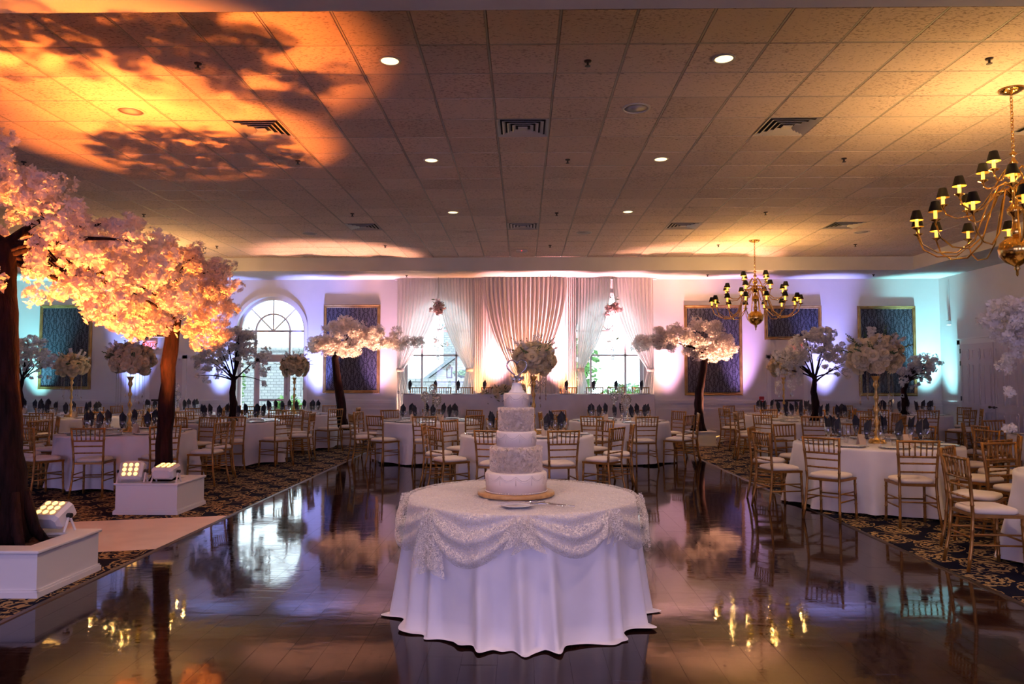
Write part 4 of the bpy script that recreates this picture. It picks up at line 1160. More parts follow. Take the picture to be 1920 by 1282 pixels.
# ------------------------------------------------------------------ chandeliers
def chandelier(label, loc):
    root = thing('brass_chandelier', label, 'chandelier', loc, 0, 'brass chandeliers with black shades')
    # local z=0 at the ceiling
    MB().lathe([(0.0, 0.0), (0.115, 0.0), (0.11, -0.02), (0.06, -0.045), (0.02, -0.055), (0.0, -0.06)], 20).build('ceiling_canopy', M['brass'], root, True)
    lk = MB()
    for k in range(17):
        z = -0.06 - k * 0.034
        pts = [(0.014 * math.cos(t) * (1 if k % 2 else 0), 0.014 * math.cos(t) * (0 if k % 2 else 1), z - 0.017 + 0.024 * math.sin(t)) for t in [2 * PI * q / 10 for q in range(11)]]
        lk.tube(pts, 0.0045, 5, False)
    lk.build('chain', M['brass'], root, True)
    prof = [(0.0, -0.62), (0.012, -0.64), (0.035, -0.66), (0.012, -0.69), (0.018, -0.72), (0.04, -0.755), (0.018, -0.79), (0.016, -0.83), (0.055, -0.87), (0.05, -0.90), (0.022, -0.93), (0.03, -0.98), (0.06, -1.01), (0.065, -1.04), (0.028, -1.08), (0.022, -1.14), (0.045, -1.18), (0.075, -1.22), (0.07, -1.26), (0.03, -1.30), (0.025, -1.38), (0.045, -1.42), (0.04, -1.46), (0.03, -1.50)]
    MB().lathe(prof, 18).build('column', M['brass'], root, True)
    MB().lathe([(0.03, -1.49), (0.09, -1.51), (0.145, -1.56), (0.162, -1.62), (0.15, -1.69), (0.10, -1.75), (0.04, -1.785), (0.02, -1.80), (0.03, -1.82), (0.012, -1.84), (0.012, -1.88), (0.0, -1.90)], 28).build('ball_pendant', M['brass'], root, True)
    cup = MB().lathe([(0.010, -0.03), (0.014, -0.015), (0.045, 0.0), (0.05, 0.008), (0.02, 0.012), (0.0, 0.012)], 14).mesh('drip_cup', M['brass'], True)
    can = MB().lathe([(0.0, 0.01), (0.0155, 0.01), (0.0155, 0.115), (0.0, 0.117)], 10).mesh('candle_sleeve', M['sleeve'], True)
    shd = MB().lathe([(0.064, 0.085), (0.036, 0.185)], 18, caps=False).mesh('lamp_shade', M['shade'], True)
    lin = MB().lathe([(0.0625, 0.0855), (0.035, 0.1845)], 18, caps=False).mesh('shade_lining', M['shade_in'], True)
    blb = MB().lathe([(0.0, 0.112), (0.010, 0.122), (0.012, 0.138), (0.006, 0.158), (0.0, 0.168)], 8).mesh('bulb', M['bulb'], True)
    tiers = [(14, 0.88, -1.36, -1.02, -1.62, 9), (8, 0.62, -1.10, -1.20, -1.22, 10), (4, 0.31, -0.86, -0.98, -0.98, 25)]
    for ti, (n, R, zc, zs, zl, ph) in enumerate(tiers):
        for k in range(n):
            a = 2 * PI * k / n + math.radians(ph)
            d = Vector((math.cos(a), math.sin(a), 0))
            if ti == 0:
                ctrl = [(0.03, -1.10), (0.10, -1.02), (0.20, -1.06), (0.27, -1.25), (0.36, -1.50), (0.52, -1.63), (0.70, -1.62), (0.83, -1.53), (0.88, zc - 0.03)]
            elif ti == 1:
                ctrl = [(0.03, -0.98), (0.10, -0.95), (0.18, -1.00), (0.26, -1.13), (0.38, -1.24), (0.50, -1.25), (0.59, -1.20), (0.62, zc - 0.03)]
            else:
                ctrl = [(0.03, -0.84), (0.08, -0.80), (0.13, -0.86), (0.19, -0.95), (0.26, -0.955), (0.30, -0.92), (0.31, zc - 0.03)]
            arm = MB().tube([d * r + Vector((0, 0, z)) for r, z in ctrl], 0.0085, 6)
            ao = arm.build('arm', M['brass'], root, True)
            p = d * R + Vector((0, 0, zc))
            for nm, me in (('drip_cup', cup), ('candle_sleeve', can), ('lamp_shade', shd), ('shade_lining', lin), ('bulb', blb)):
                link(nm, me, ao, p)
    # the lamp's own light: one small source per group of bulbs, at bulb height
    for (n, R, zc, zs, zl, ph), step, e in ((tiers[0], 2, 9.0), (tiers[1], 2, 9.0), (tiers[2], 2, 11.0)):
        for k in range(0, n, step):
            a = 2 * PI * k / n + math.radians(ph)
            light('POINT', 'chandelier_bulb', (loc[0] + R * math.cos(a), loc[1] + R * math.sin(a), loc[2] + zc + 0.189), e * 0.95, (1.0, 0.56, 0.16), radius=0.012)
    return root
chandelier('many-armed brass chandelier with black shades, cut off at the right edge', (4.92, 7.32, CEIL))
chandelier('far brass chandelier with black shades, right of the centre', (4.87, 15.35, CEIL))
chandelier('brass chandelier with black shades mostly hidden behind the amber tree', (-7.96, 15.35, CEIL))

# ------------------------------------------------------------------ chair
def bamboo(p0, p1, r, knots, n=8):
    """turned rod with raised rings"""
    p0, p1 = Vector(p0), Vector(p1)
    ts, rs = [0.0], [r]
    for k in range(knots):
        t = (k + 0.5) / knots
        w = min(0.02, 0.25 / knots)
        ts += [t - w, t, t + w]; rs += [r, r * 1.28, r]
    ts.append(1.0); rs.append(r)
    return [p0.lerp(p1, t) for t in ts], rs
def rear_post(s):
    ctl = [(s * 0.205, -0.245, 0.0), (s * 0.188, -0.205, 0.22), (s * 0.180, -0.185, 0.45), (s * 0.186, -0.195, 0.62), (s * 0.205, -0.225, 0.92)]
    pts, rs = [], []
    for i in range(4):
        a, b_ = Vector(ctl[i]), Vector(ctl[i + 1])
        for t, k in ((0.0, 1.0), (0.44, 1.0), (0.5, 1.28), (0.56, 1.0)):
            pts.append(a.lerp(b_, t)); rs.append(0.0145 * k)
    pts.append(Vector(ctl[-1])); rs.append(0.0145)
    return pts, rs
def at_post(z):
    ctl = [(0.205, -0.245, 0.0), (0.188, -0.205, 0.22), (0.180, -0.185, 0.45), (0.186, -0.195, 0.62), (0.205, -0.225, 0.92)]
    for a, b_ in zip(ctl[:-1], ctl[1:]):
        if z <= b_[2]:
            t = (z - a[2]) / (b_[2] - a[2])
            return (a[0] + (b_[0] - a[0]) * t, a[1] + (b_[1] - a[1]) * t)
def make_chair(full=True):
    root = thing('chiavari_chair', '', 'chair', (0, 0, -50), 0, 'gold chiavari chairs')
    n = 8 if full else 6
    G = M['chair']
    for s_ in (-1, 1):
        MB().tube(*rear_post(s_), n).build('back_leg', G, root, True)
        MB().tube(*bamboo((s_ * 0.195, 0.185, 0.44), (s_ * 0.20, 0.20, 0.0), 0.0145, 4), n).build('front_leg', G, root, True)
    sf = MB()
    sf.add([(-0.185, -0.19, 0.435), (0.185, -0.19, 0.435), (0.21, 0.20, 0.435), (-0.21, 0.20, 0.435), (-0.185, -0.19, 0.462), (0.185, -0.19, 0.462), (0.21, 0.20, 0.462), (-0.21, 0.20, 0.462)],
           [(3, 2, 1, 0), (4, 5, 6, 7), (0, 1, 5, 4), (1, 2, 6, 5), (2, 3, 7, 6), (3, 0, 4, 7)])
    sf.build('seat_frame', G, root)
    def cu(u, v):
        a = 2 * PI * u
        k = math.sin(PI / 2 * min(1.0, v * 1.0))
        r = (1 - v ** 3) if v < 1 else 0.0
        ca, sa = math.cos(a), math.sin(a)
        q = (abs(ca) ** 5 + abs(sa) ** 5) ** (-1 / 5)
        bulge = [0.94, 1.0, 1.0, 0.94, 0.75, 0.45, 0.0][int(round(v * 6))]
        hz = [0.462, 0.470, 0.490, 0.505, 0.515, 0.520, 0.522][int(round(v * 6))]
        y = q * sa * bulge * 0.190
        return (q * ca * bulge * (0.19 + 0.05 * y), y + 0.005, hz)
    MB().grid(cu, 28, 7, True).build('cushion', M['cushion'], root, True)
    rails = []
    for z, r in ((0.905, 0.013), (0.745, 0.011), (0.675, 0.0095), (0.585, 0.0095)):
        x, y = at_post(z)
        rails.append(MB().tube(*bamboo((-x, y, z), (x, y, z), r, 4), n))
    xt, yt = at_post(0.905); xb, yb = at_post(0.745)
    sp = [MB().tube(*bamboo((-xt + 2 * xt * (k + 1) / 7, yt, 0.905), (-xb + 2 * xb * (k + 1) / 7, yb, 0.745), 0.0075, 2), 6) for k in range(6)]
    st = []
    for z in (0.30, 0.215):
        x, y = at_post(z)
        for s_ in (-1, 1): st.append(MB().tube([(s_ * x, y, z), (s_ * 0.197, 0.19, z)], 0.0085, 6))
    x, y = at_post(0.27); st.append(MB().tube([(-x, y, 0.27), (x, y, 0.27)], 0.0085, 6)); st.append(MB().tube([(-0.198, 0.19, 0.25), (0.198, 0.19, 0.25)], 0.0085, 6))
    if full:
        rails[0].build('top_rail', G, root, True)
        for r in rails[1:]: r.build('back_rail', G, root, True)
        for s_ in sp: s_.build('spindle', G, root, True)
        for s_ in st: s_.build('stretcher', G, root, True)
    else:
        a = MB()
        for r in rails + sp: a.add(r.v, r.f)
        a.build('backrest', G, root, True)
        a = MB()
        for r in st: a.add(r.v, r.f)
        a.build('stretchers', G, root, True)
    return root
CH = make_chair(True); CF = make_chair(False)
chair_pos = [(4.66, 17.62), (4.66, 17.4), (-3.55, 17.55), (4.22, 17.65), (4.0, 17.3), (4.4, 17.3), (-4.27, 17.75), (-4.5, 17.4), (-4.05, 17.4)]

# ------------------------------------------------------------------ table furniture meshes
def napkin_mesh():
    m_ = MB()
    sil = [(-0.016, 0.09), (0.016, 0.09), (0.036, 0.165), (0.046, 0.255), (0.026, 0.335), (-0.038, 0.268), (-0.038, 0.170)]
    def sheet(sx, sc_, yo, crease, dx):
        pts = [(sx * x * sc_ + dx * (z - 0.09), z * sc_ + 0.09 * (1 - sc_)) for x, z in sil]
        cen = [(0.0, 0.09), (0.004 * sx, 0.20)]
        vs = []
        for off in (0.0, 0.005):
            for i, (x, z) in enumerate(pts):
                vs.append((x, yo + off + (crease if i == 4 else 0.0) + 0.012 * (i in (2, 3, 5, 6)), z))
            vs.append((0.0, yo + off + crease, 0.09)); vs.append((0.006 * sx + dx * 0.12, yo + off + crease, 0.21))
        n = 9
        top = [(0, 7, 8, 6), (7, 1, 2, 8), (8, 2, 3, 4), (6, 8, 4, 5)]
        fs = top + [tuple(i + n for i in reversed(f)) for f in top]
        for i in range(7):
            j = (i + 1) % 7
            fs.append((i, j, j + n, i + n))
        m_.add(vs, fs)
    sheet(1, 1.0, -0.016, -0.018, 0.0); sheet(-1, 0.93, 0.010, 0.012, 0.10)
    return m_.mesh('napkin', M['napkin'])
NAP = napkin_mesh()
def goblet_mesh(h, rb, nm):
    p = [(0.0, 0.0), (0.034, 0.0), (0.034, 0.003), (0.008, 0.010), (0.005, 0.02), (0.005, h * 0.42), (0.012, h * 0.46), (rb * 0.75, h * 0.55), (rb, h * 0.72), (rb * 0.95, h * 0.88), (rb * 0.82, h)]
    return MB().lathe(p, 14, caps=False).mesh(nm, M['glass'], True)
GOB = goblet_mesh(0.19, 0.042, 'water_goblet'); WIN = goblet_mesh(0.20, 0.036, 'wine_glass')
PLM = MB().lathe([(0.0, 0.004), (0.09, 0.004), (0.100, 0.010), (0.138, 0.016), (0.138, 0.013), (0.10, 0.005)], 24).mesh('plate', M['china'], True)
rb_ = MB().lathe([(0.10, 0.0), (0.158, 0.004), (0.162, 0.008), (0.15, 0.010), (0.12, 0.004)], 28, caps=False)
for k in range(36):
    a = 2 * PI * k / 36
    rb_.octa((0.162 * math.cos(a), 0.162 * math.sin(a), 0.009), 0.008, 0.006)
RIM = rb_.mesh('beaded_rim', M['silver'])
CARD = MB().add([(-0.05, -0.03, 0), (0.05, -0.03, 0), (0.05, 0.03, 0), (-0.05, 0.03, 0), (-0.05, 0, 0.13), (0.05, 0, 0.13)], [(0, 1, 5, 4), (2, 3, 4, 5)]).mesh('tent_card', M['card'])
VOT = MB().lathe([(0.0, 0.003), (0.026, 0.003), (0.03, 0.07), (0.027, 0.07), (0.024, 0.05), (0.0, 0.05)], 12).mesh('votive_cup', M['glass'], True)

def round_cloth(R, seed, label, cx, cy, hem=0.02, amp=0.16, group='white round tablecloths', n=180, puddle=0.0, material=None, nf=15, zt=0.762, phase=None):
    r_ = random.Random(seed)
    ph = [r_.uniform(0, 2 * PI) for _ in range(5)]
    ridges = []
    for k in range(nf):
        ridges.append((2 * PI * (k + r_.uniform(-0.32, 0.32)) / nf if phase is None else phase + 2 * PI * (k + r_.uniform(-0.12, 0.12)) / nf, r_.uniform(0.55, 1.15), r_.uniform(0.12, 0.26) * 2 * PI / nf))
    def fold(a):
        f = -0.12
        for c_, h_, w_ in ridges:
            d_ = (a - c_ + PI) % (2 * PI) - PI
            f += h_ * math.exp(-(d_ / w_) ** 2)
        return f
    prof = [(0.0, 0.0, 0), (0.35, 0.0, 0), (0.75, 0.0, 0), (0.97, 0.0, 0), (1.0, -0.006, 0.0), (1.004, -0.03, 0.03)] + [(1.006, -(zt - hem) * t, t) for t in (0.12, 0.25, 0.4, 0.55, 0.7, 0.85, 1.0)]
    if puddle: prof += [(1.0, -(zt - 0.008), 1.15), (1.0, -(zt - 0.006), 1.3)]
    def fn(u, v):
        a = 2 * PI * u
        i = int(round(v * (len(prof) - 1)))
        rr, dz, t = prof[i]
        r = R * rr + t ** 1.15 * 0.02 + min(1, t) ** 1.1 * amp * fold(a + 0.05 * t * math.sin(2 * a + ph[4])) + (puddle * (t - 1) * (0.6 + 0.8 * fold(a + 0.1)) if t > 1 else 0)
        z = zt + dz
        if t >= 1: z += 0.012 * (1 + math.cos(7 * a + ph[3])) if not puddle else 0.006 * (1 + math.cos(9 * a + ph[3])) 
        return (r * math.cos(a), r * math.sin(a), z)
    m_ = MB().grid(fn, n, len(prof), True)
    o = m_.build('tablecloth', material or M['cloth'], None, True, (cx, cy, 0))
    return tag(o, label, 'tablecloth', group)

def bare_table(R, cx, cy, label, zt=0.756):
    root = thing('banquet_table', label, 'table', (cx, cy, 0), 0, 'round banquet tables under cloths')
    MB().lathe([(0.0, zt - 0.03), (R - 0.012, zt - 0.03), (R - 0.008, zt - 0.02), (R - 0.010, zt), (0.0, zt)], 40).build('tabletop', M['wood_board'], root)
    for k in range(4):
        a = PI / 4 + k * PI / 2
        MB().tube([(R * 0.6 * math.cos(a), R * 0.6 * math.sin(a), zt - 0.03), (R * 0.62 * math.cos(a), R * 0.62 * math.sin(a), 0.0)], 0.02, 8).build('leg', M['dark_metal'], root)

# centrepieces
FLW = None
def flower_head():
    m_ = MB().ball((0, 0, 0.012), 0.030, 8, 5)
    for ring, (r, z, n, tilt) in enumerate(((0.012, 0.034, 5, 0.2), (0.028, 0.028, 7, 0.6), (0.044, 0.014, 9, 1.0), (0.05, -0.008, 9, 1.35))):
        for k in range(n):
            a = 2 * PI * k / n + ring * 0.4
            d = Vector((math.cos(a), math.sin(a), 0)); up = Vector((0, 0, 1)); sd = d.cross(up)
            b_ = d * r * 0.6 + up * z * 0.5
            out = (d * math.sin(tilt) + up * math.cos(tilt))
            w = 0.020 + 0.003 * ring
            m_.add([b_ - sd * w * 0.5, b_ + sd * w * 0.5, b_ + out * 0.03 + sd * w, b_ + out * 0.042, b_ + out * 0.03 - sd * w], [(0, 1, 2, 3, 4)])
    return m_
FLW = flower_head().mesh('flower', M['flower'])
def bouquet_parts(root, z, rx, rz, n, loose=True):
    for k in range(n):
        ph = math.acos(1 - 2 * (k + 0.5) / n * 0.86); th = k * 2.39996 + rnd.uniform(-0.2, 0.2)
        d = Vector((math.sin(ph) * math.cos(th), math.sin(ph) * math.sin(th), math.cos(ph)))
        q_ = rnd.uniform(0.82, 1.16); p = Vector((d.x * rx * q_, d.y * rx * q_, z + d.z * rz * q_))
        o = link('flower', FLW, root, p)
        o.rotation_euler = d.to_track_quat('Z', 'Y').to_euler()
        s_ = rnd.uniform(0.85, 1.30); o.scale = (s_, s_, s_)
    C, Rr = [], []
    for _ in range(16):
        a = rnd.uniform(0, 2 * PI); C.append(np.array((rx * 0.75 * math.cos(a), rx * 0.75 * math.sin(a), z + rz * rnd.uniform(-0.45, 0.7)))); Rr.append(0.10)
    P, Nn = puffs(C, Rr, 26)
    floret_cloud(P, Nn, 0.022, 'hydrangea_filler', M['flower'], root)['kind'] = 'stuff'
    C, Rr = [], []
    for k in range(11):
        a = 2 * PI * k / 11 + rnd.uniform(-0.3, 0.3); el = rnd.uniform(0.45, 1.4)
        d = np.array((math.cos(a) * math.cos(el), math.sin(a) * math.cos(el), math.sin(el)))
        for q in range(6):
            C.append(np.array((0, 0, z)) + d * np.array((rx, rx, rz)) * 0.9 + d * 0.035 * q); Rr.append(0.032 - 0.003 * q)
    P, Nn = puffs(C, Rr, 7)
    floret_cloud(P, Nn, 0.017, 'upright_spray', M['wblossom'], root)['kind'] = 'stuff'
    lf = MB()
    for k in range(17):
        a = 2 * PI * k / 17 + rnd.uniform(-0.2, 0.2); el = rnd.uniform(0.15, 1.35)
        d = Vector((math.cos(a) * math.cos(el), math.sin(a) * math.cos(el), math.sin(el)))
        p0 = Vector((0, 0, z)) + Vector((d.x * rx, d.y * rx, d.z * rz)) * 0.85
        ln = rnd.uniform(0.12, 0.24)
        side = d.cross(Vector((0, 0, 1))).normalized(); nn = side.cross(d)
        for q in range(9):
            t = (q + 1) / 9
            for sg in (-1, 1):
                b_ = p0 + d * ln * t; tip = b_ + (side * sg * 0.7 + nn * rnd.uniform(-0.5, 0.5) + d * 0.6) * 0.045 * (1.15 - 0.5 * t)
                w = nn * 0.009
                lf.add([b_, (b_ + tip) / 2 + w, tip, (b_ + tip) / 2 - w], [(0, 1, 2, 3)])
    lf.build('greenery', M['leaf'], root)['kind'] = 'stuff'
    for k in range(6):
        a = rnd.uniform(0, 2 * PI); d = Vector((math.cos(a), math.sin(a), 0.1)); sd = Vector((-d.y, d.x, 0)); p = Vector((0, 0, z + rnd.uniform(-0.1, 0.12))) + d * rx * 1.02
        MB().add([p, p + d * 0.02 + sd * 0.05 + Vector((0, 0, 0.02)), p + sd * 0.12 + d * 0.015, p + sd * 0.05 + Vector((0, 0, -0.035)) + d * 0.03], [(0, 1, 2, 3)]).build('leaf', M['leaf'], root)
STAND = [(0.0, 0.0), (0.105, 0.0), (0.10, 0.012), (0.06, 0.03), (0.04, 0.06), (0.022, 0.10), (0.034, 0.12), (0.034, 0.14), (0.02, 0.16), (0.018, 0.22), (0.032, 0.25), (0.034, 0.27), (0.018, 0.30), (0.017, 0.37), (0.032, 0.40), (0.03, 0.43), (0.017, 0.46), (0.016, 0.53), (0.03, 0.56), (0.03, 0.58), (0.016, 0.61), (0.016, 0.68), (0.036, 0.72), (0.03, 0.75), (0.02, 0.77), (0.05, 0.83), (0.06, 0.84), (0.0, 0.84)]
def tall_bouquet(x, y, label, nfl=74):
    root = thing('flower_stand', label, 'flower centrepiece', (x, y, 0.764), 0, 'tall bouquets on gold stands')
    MB().lathe(STAND, 18).build('gold_stand', M['gold_stand'], root, True)
    for k in range(4):
        a = k * PI / 2 + 0.4
        MB().tube([(0.05 * math.cos(a), 0.05 * math.sin(a), 0.03), (0.10 * math.cos(a), 0.10 * math.sin(a), 0.035), (0.125 * math.cos(a), 0.125 * math.sin(a), 0.006)], [0.02, 0.018, 0.014], 6).build('stand_foot', M['gold_stand'], root, True)
    bouquet_parts(root, 1.08, 0.27, 0.22, nfl)
    for k in range(9):
        a = 2 * PI * k / 9 + 0.3
        px, py = 0.19 * math.cos(a), 0.19 * math.sin(a)
        z1 = 0.92; ln = rnd.uniform(0.30, 0.50)
        st = MB()
        for q in range(int(ln / 0.018)): st.octa((px, py, z1 - q * 0.018), 0.0075, 0.009)
        st.octa((px, py, z1 - ln - 0.03), 0.013, 0.035)
        st.build('crystal_strand', M['crystal'], root)
    return root
def crystal_candelabra(x, y, label, cols=((-0.08, 0.02, 0.36), (0.07, 0.04, 0.50), (0.16, -0.04, 0.30))):
    root = thing('crystal_candelabra', label, 'candelabra', (x, y, 0.764), 0, 'crystal candelabra')
    for cx, cy_, h in cols:
        MB().lathe([(0.0, 0.0), (0.05, 0.0), (0.045, 0.015), (0.012, 0.03), (0.012, h), (0.03, h + 0.01), (0.0, h + 0.02)], 12, (cx, cy_, 0)).build('stem', M['silver'], root, True)
        st = MB()
        for q in range(int(h / 0.04)): st.octa((cx, cy_, 0.05 + q * 0.04), 0.026, 0.02)
        st.build('crystal_stem', M['crystal'], root)
        gl = MB()
        for k in range(46):
            ph = math.acos(1 - 2 * (k + 0.5) / 46); th = k * 2.39996
            gl.octa((cx + 0.075 * math.sin(ph) * math.cos(th), cy_ + 0.075 * math.sin(ph) * math.sin(th), h + 0.10 + 0.10 * math.cos(ph)), 0.016, 0.018)
        gl.build('crystal_globe', M['crystal'], root)
        MB().lathe([(0.0, h + 0.03), (0.024, h + 0.03), (0.024, h + 0.09), (0.0, h + 0.09)], 10, (cx, cy_, 0)).build('votive_candle', M['china'], root, True)
def table_tree(x, y, label, lean=0.0, n=100, seed_blobs=None):
    blobs = seed_blobs or [((0.0 + lean, 0, 1.50), (0.42, 0.42, 0.28), 2.2), ((-0.45 + lean, 0.0, 1.22), (0.28, 0.45, 0.20), 1.5), ((0.42 + lean, 0, 1.28), (0.28, 0.45, 0.22), 1.5), ((0.15 + lean, 0, 1.68), (0.28, 0.3, 0.16), 0.9)]
    return blossom_tree(label, (x, y, 0.764), [(0, 0, 0), (0.02, 0, 0.28), (-0.01, 0, 0.55), (0.02 + lean * 0.4, 0, 0.85)], [0.062, 0.075, 0.055, 0.040], blobs, int(n * 1.7), 11, 0.030, 0.060, M['wblossom'], cat='blossom centrepiece', n_branch=16, droop=0.34, group='white blossom tree centrepieces', name='blossom_centrepiece', flare=True)

# ------------------------------------------------------------------ guest tables
R_T = 0.965
TABLES = [ # x, y, phase, short name, centrepiece
    (-6.02, 11.15, 18, 'the nearest left table', 'tall bouquet of peach-lit flowers on a gold stand, behind the amber tree trunk', 'b'),
    (-9.62, 15.5, 18, 'the far left bouquet table', 'tall white bouquet with crystal strands before the far left damask panel', 'b'),
    (-5.55, 14.0, 0, 'the left blossom-tree table', 'white blossom tree centrepiece before the arched garden door', 't'),
    (-5.28, 16.85, 0, 'the bouquet table by the arched window', 'white bouquet on a slim gold stand in front of the arched window', 'b'),
    (-8.42, 17.55, 18, 'the back left candelabra table', 'crystal candelabra on a back left table, right of the amber trunk', 'c'),
    (-11.9, 17.3, 18, 'the far left corner table', 'bluish white blossom tree centrepiece at the far left', 'tl'),
    (-9.2, 11.6, 18, 'the table cut by the left edge', None, None),
    (-1.82, 14.3, 3, 'the centre-left candelabra table', 'crystal candelabra on the table left of the cake', 'c'),
    (0.06, 10.75, 18, 'the table behind the cake', 'tall bouquet with ferns and crystal strands right behind the cake', 'b'),
    (1.86, 14.3, 18, 'the centre-right candelabra table', 'crystal candelabra on the table right of the cake', 'c'),
    (4.42, 9.3, 21, 'the yellow bouquet table', 'tall yellow-lit bouquet with crystal strands on a gold stand, right side', 'b'),
    (5.64, 14.3, 0, 'the right blossom-tree table', 'white blossom tree centrepiece under the far chandelier', 't'),
    (5.95, 16.9, 18, 'the far right bouquet table', 'small far bouquet with yellow flowers left of the right blossom tree', 'b'),
    (8.68, 16.9, 18, 'the right corner table', 'small leaning lilac-white blossom tree in the right corner', 'tr'),
    (5.16, 6.1, 21, 'the nearest right table', 'white blossom branches reaching in at the right edge', 'tn'),
    (7.85, 10.3, 18, 'the table by the double doors', None, None),
]
ORD = ['frontmost', 'second from front', 'middle', 'second from back', 'rearmost']
centres = [(t[0], t[1]) for t in TABLES]
n_first = {'full': True, 'far': True}
def put_chair(x, y, rz, label, group, far):
    src = CF if far else CH
    key = 'far' if far else 'full'
    if n_first[key]:
        n_first[key] = False
        src.location = (x, y, 0); src.rotation_euler = (0, 0, rz); src['label'] = label; src['group'] = group
        return src
    return dup(src, (x, y, 0), rz, label, group)
first_plate = None
for ti, (tx, ty, ph, nm, cp, kind) in enumerate(TABLES):
    a0 = math.radians(ph + 18) + math.atan2(tx, ty)
    round_cloth(R_T, 100 + ti, 'white floor-length cloth over ' + nm, tx, ty, nf=10, phase=math.atan2(-math.cos(a0), -math.sin(a0)))
    bare_table(R_T, tx, ty, 'round banquet table under the cloth of ' + nm)
    seats = []
    for k in range(10):
        a = math.radians(ph + 36 * k) + math.atan2(tx, ty)          # 0 = straight toward the camera, growing to the left
        dx, dy = -math.sin(a), -math.cos(a)
        seats.append((k, a, dx, dy))
    # chairs, named by side and order from the front
    side = {'left': [], 'right': []}
    for k, a, dx, dy in seats:
        side['left' if dx < -1e-6 else 'right'].append((dy, k))
    nick = {}
    for sd_, lst in side.items():
        lst.sort()
        m_ = len(lst)
        for i, (dy, k) in enumerate(lst):
            nick[k] = (sd_, i, m_)
    ordn = ['first', 'second', 'third', 'fourth', 'fifth', 'sixth']
    for k, a, dx, dy in seats:
        rc = 1.285 + rnd.uniform(-0.02, 0.04)
        x, y = tx + dx * rc, ty + dy * rc
        if not in_view((x, y, 0.6), 45): continue
        if y > WALL_Y - 0.5 or abs(x) < 0: continue
        if any(math.hypot(x - c[0], y - c[1]) < R_T + 0.20 for i, c in enumerate(centres) if i != ti): continue
        if any(math.hypot(x - q[0], y - q[1]) < 0.40 for q in chair_pos): continue
        if y > 17.0 and -3.3 < x < 3.6 and y > 16.7: continue
        chair_pos.append((x, y))
        sd_, i, m_ = nick[k]
        face = math.atan2(-(-dx), -dy) 
        rz = math.atan2(dx, -dy) + rnd.uniform(-0.06, 0.06)     # local +Y points to the table centre
        put_chair(x, y, rz, 'gold chair, %s side of %s, %s from the front' % (sd_, nm, ordn[i]), 'gold chairs at ' + nm, ty > 15.2)
    # place settings
    for k, a, dx, dy in seats:
        sd_, i, m_ = nick[k]
        where = ', %s side of %s, %s from front' % (sd_, nm, ordn[i])
        for (rad, off, me, name, lab, cat, grp) in (
            (0.75, 0.0, 'plate', 'charger_plate', 'beaded-rim plate', 'plate', 'plates on '),
            (0.54, 0.10, NAP, 'folded_napkin', 'navy napkin', 'napkin', 'napkins on '),
            (0.54, 0.10, GOB, 'water_goblet', 'napkin goblet', 'goblet', 'goblets on '),
            (0.57, -0.10, WIN, 'wine_glass', 'wine glass', 'wine glass', 'wine glasses on ')):
            x, y = tx + dx * rad - dy * off, ty + dy * rad + dx * off
            if not in_view((x, y, 0.8), 12): continue
            if me == 'plate':
                if first_plate is None:
                    pr = thing('charger_plate', lab + where, cat, (x, y, 0.764), 0, grp + nm)
                    link('plate', PLM, pr, (0, 0, 0.003)); link('beaded_rim', RIM, pr)
                    first_plate = pr
                else: dup(first_plate, (x, y, 0.764), 0, lab + where, grp + nm)
            else:
                o = link(name, me, None, (x, y, 0.764))
                if me is NAP: o.rotation_euler = (rnd.uniform(-0.10, 0.10), rnd.uniform(-0.10, 0.10), rnd.choice((0, PI)) + rnd.uniform(-0.5, 0.5))
                tag(o, lab + where, cat, grp + nm)
    for k, (ax, ay) in enumerate(((-0.28, -0.22), (0.26, -0.26))):
        if in_view((tx + ax, ty + ay, 0.8), 0):
            tag(link('tent_card', CARD, None, (tx + ax, ty + ay, 0.764), (0, 0, rnd.uniform(-0.5, 0.5))), 'small kraft tent card, %s one on %s' % (('left', 'right')[k], nm), 'card', 'tent cards on ' + nm)
    for k in range(3):
        a = 2 * PI * k / 3 + 0.7
        if in_view((tx + 0.34 * math.cos(a), ty + 0.34 * math.sin(a), 0.8), 0):
            tag(link('votive_cup', VOT, None, (tx + 0.34 * math.cos(a), ty + 0.34 * math.sin(a), 0.764)), 'small clear votive cup, %s one on %s' % (('rear right', 'left', 'front')[k], nm), 'votive', 'votive cups on ' + nm)
    if kind == 'b': tall_bouquet(tx + (0.10 if nm == 'the table behind the cake' else 0.02), ty, cp)
    elif kind == 'c': crystal_candelabra(tx, ty, cp)
    elif kind == 't': table_tree(tx, ty, cp)
    elif kind == 'tl': table_tree(tx - 0.05, ty, cp, 0.10)
    elif kind == 'tr': table_tree(tx + 0.02, ty, cp, 0.25, 60, [((0.48, 0, 1.18), (0.34, 0.35, 0.20), 2), ((0.15, 0.1, 1.0), (0.3, 0.3, 0.16), 1)])
    elif kind == 'tn': table_tree(tx, ty, cp, 0.0, 120, [((-1.0, 0, 1.32), (0.32, 0.30, 0.15), 1.6), ((-0.5, 0, 1.5), (0.4, 0.4, 0.2), 1.5), ((0.2, 0, 1.5), (0.5, 0.5, 0.3), 2)])
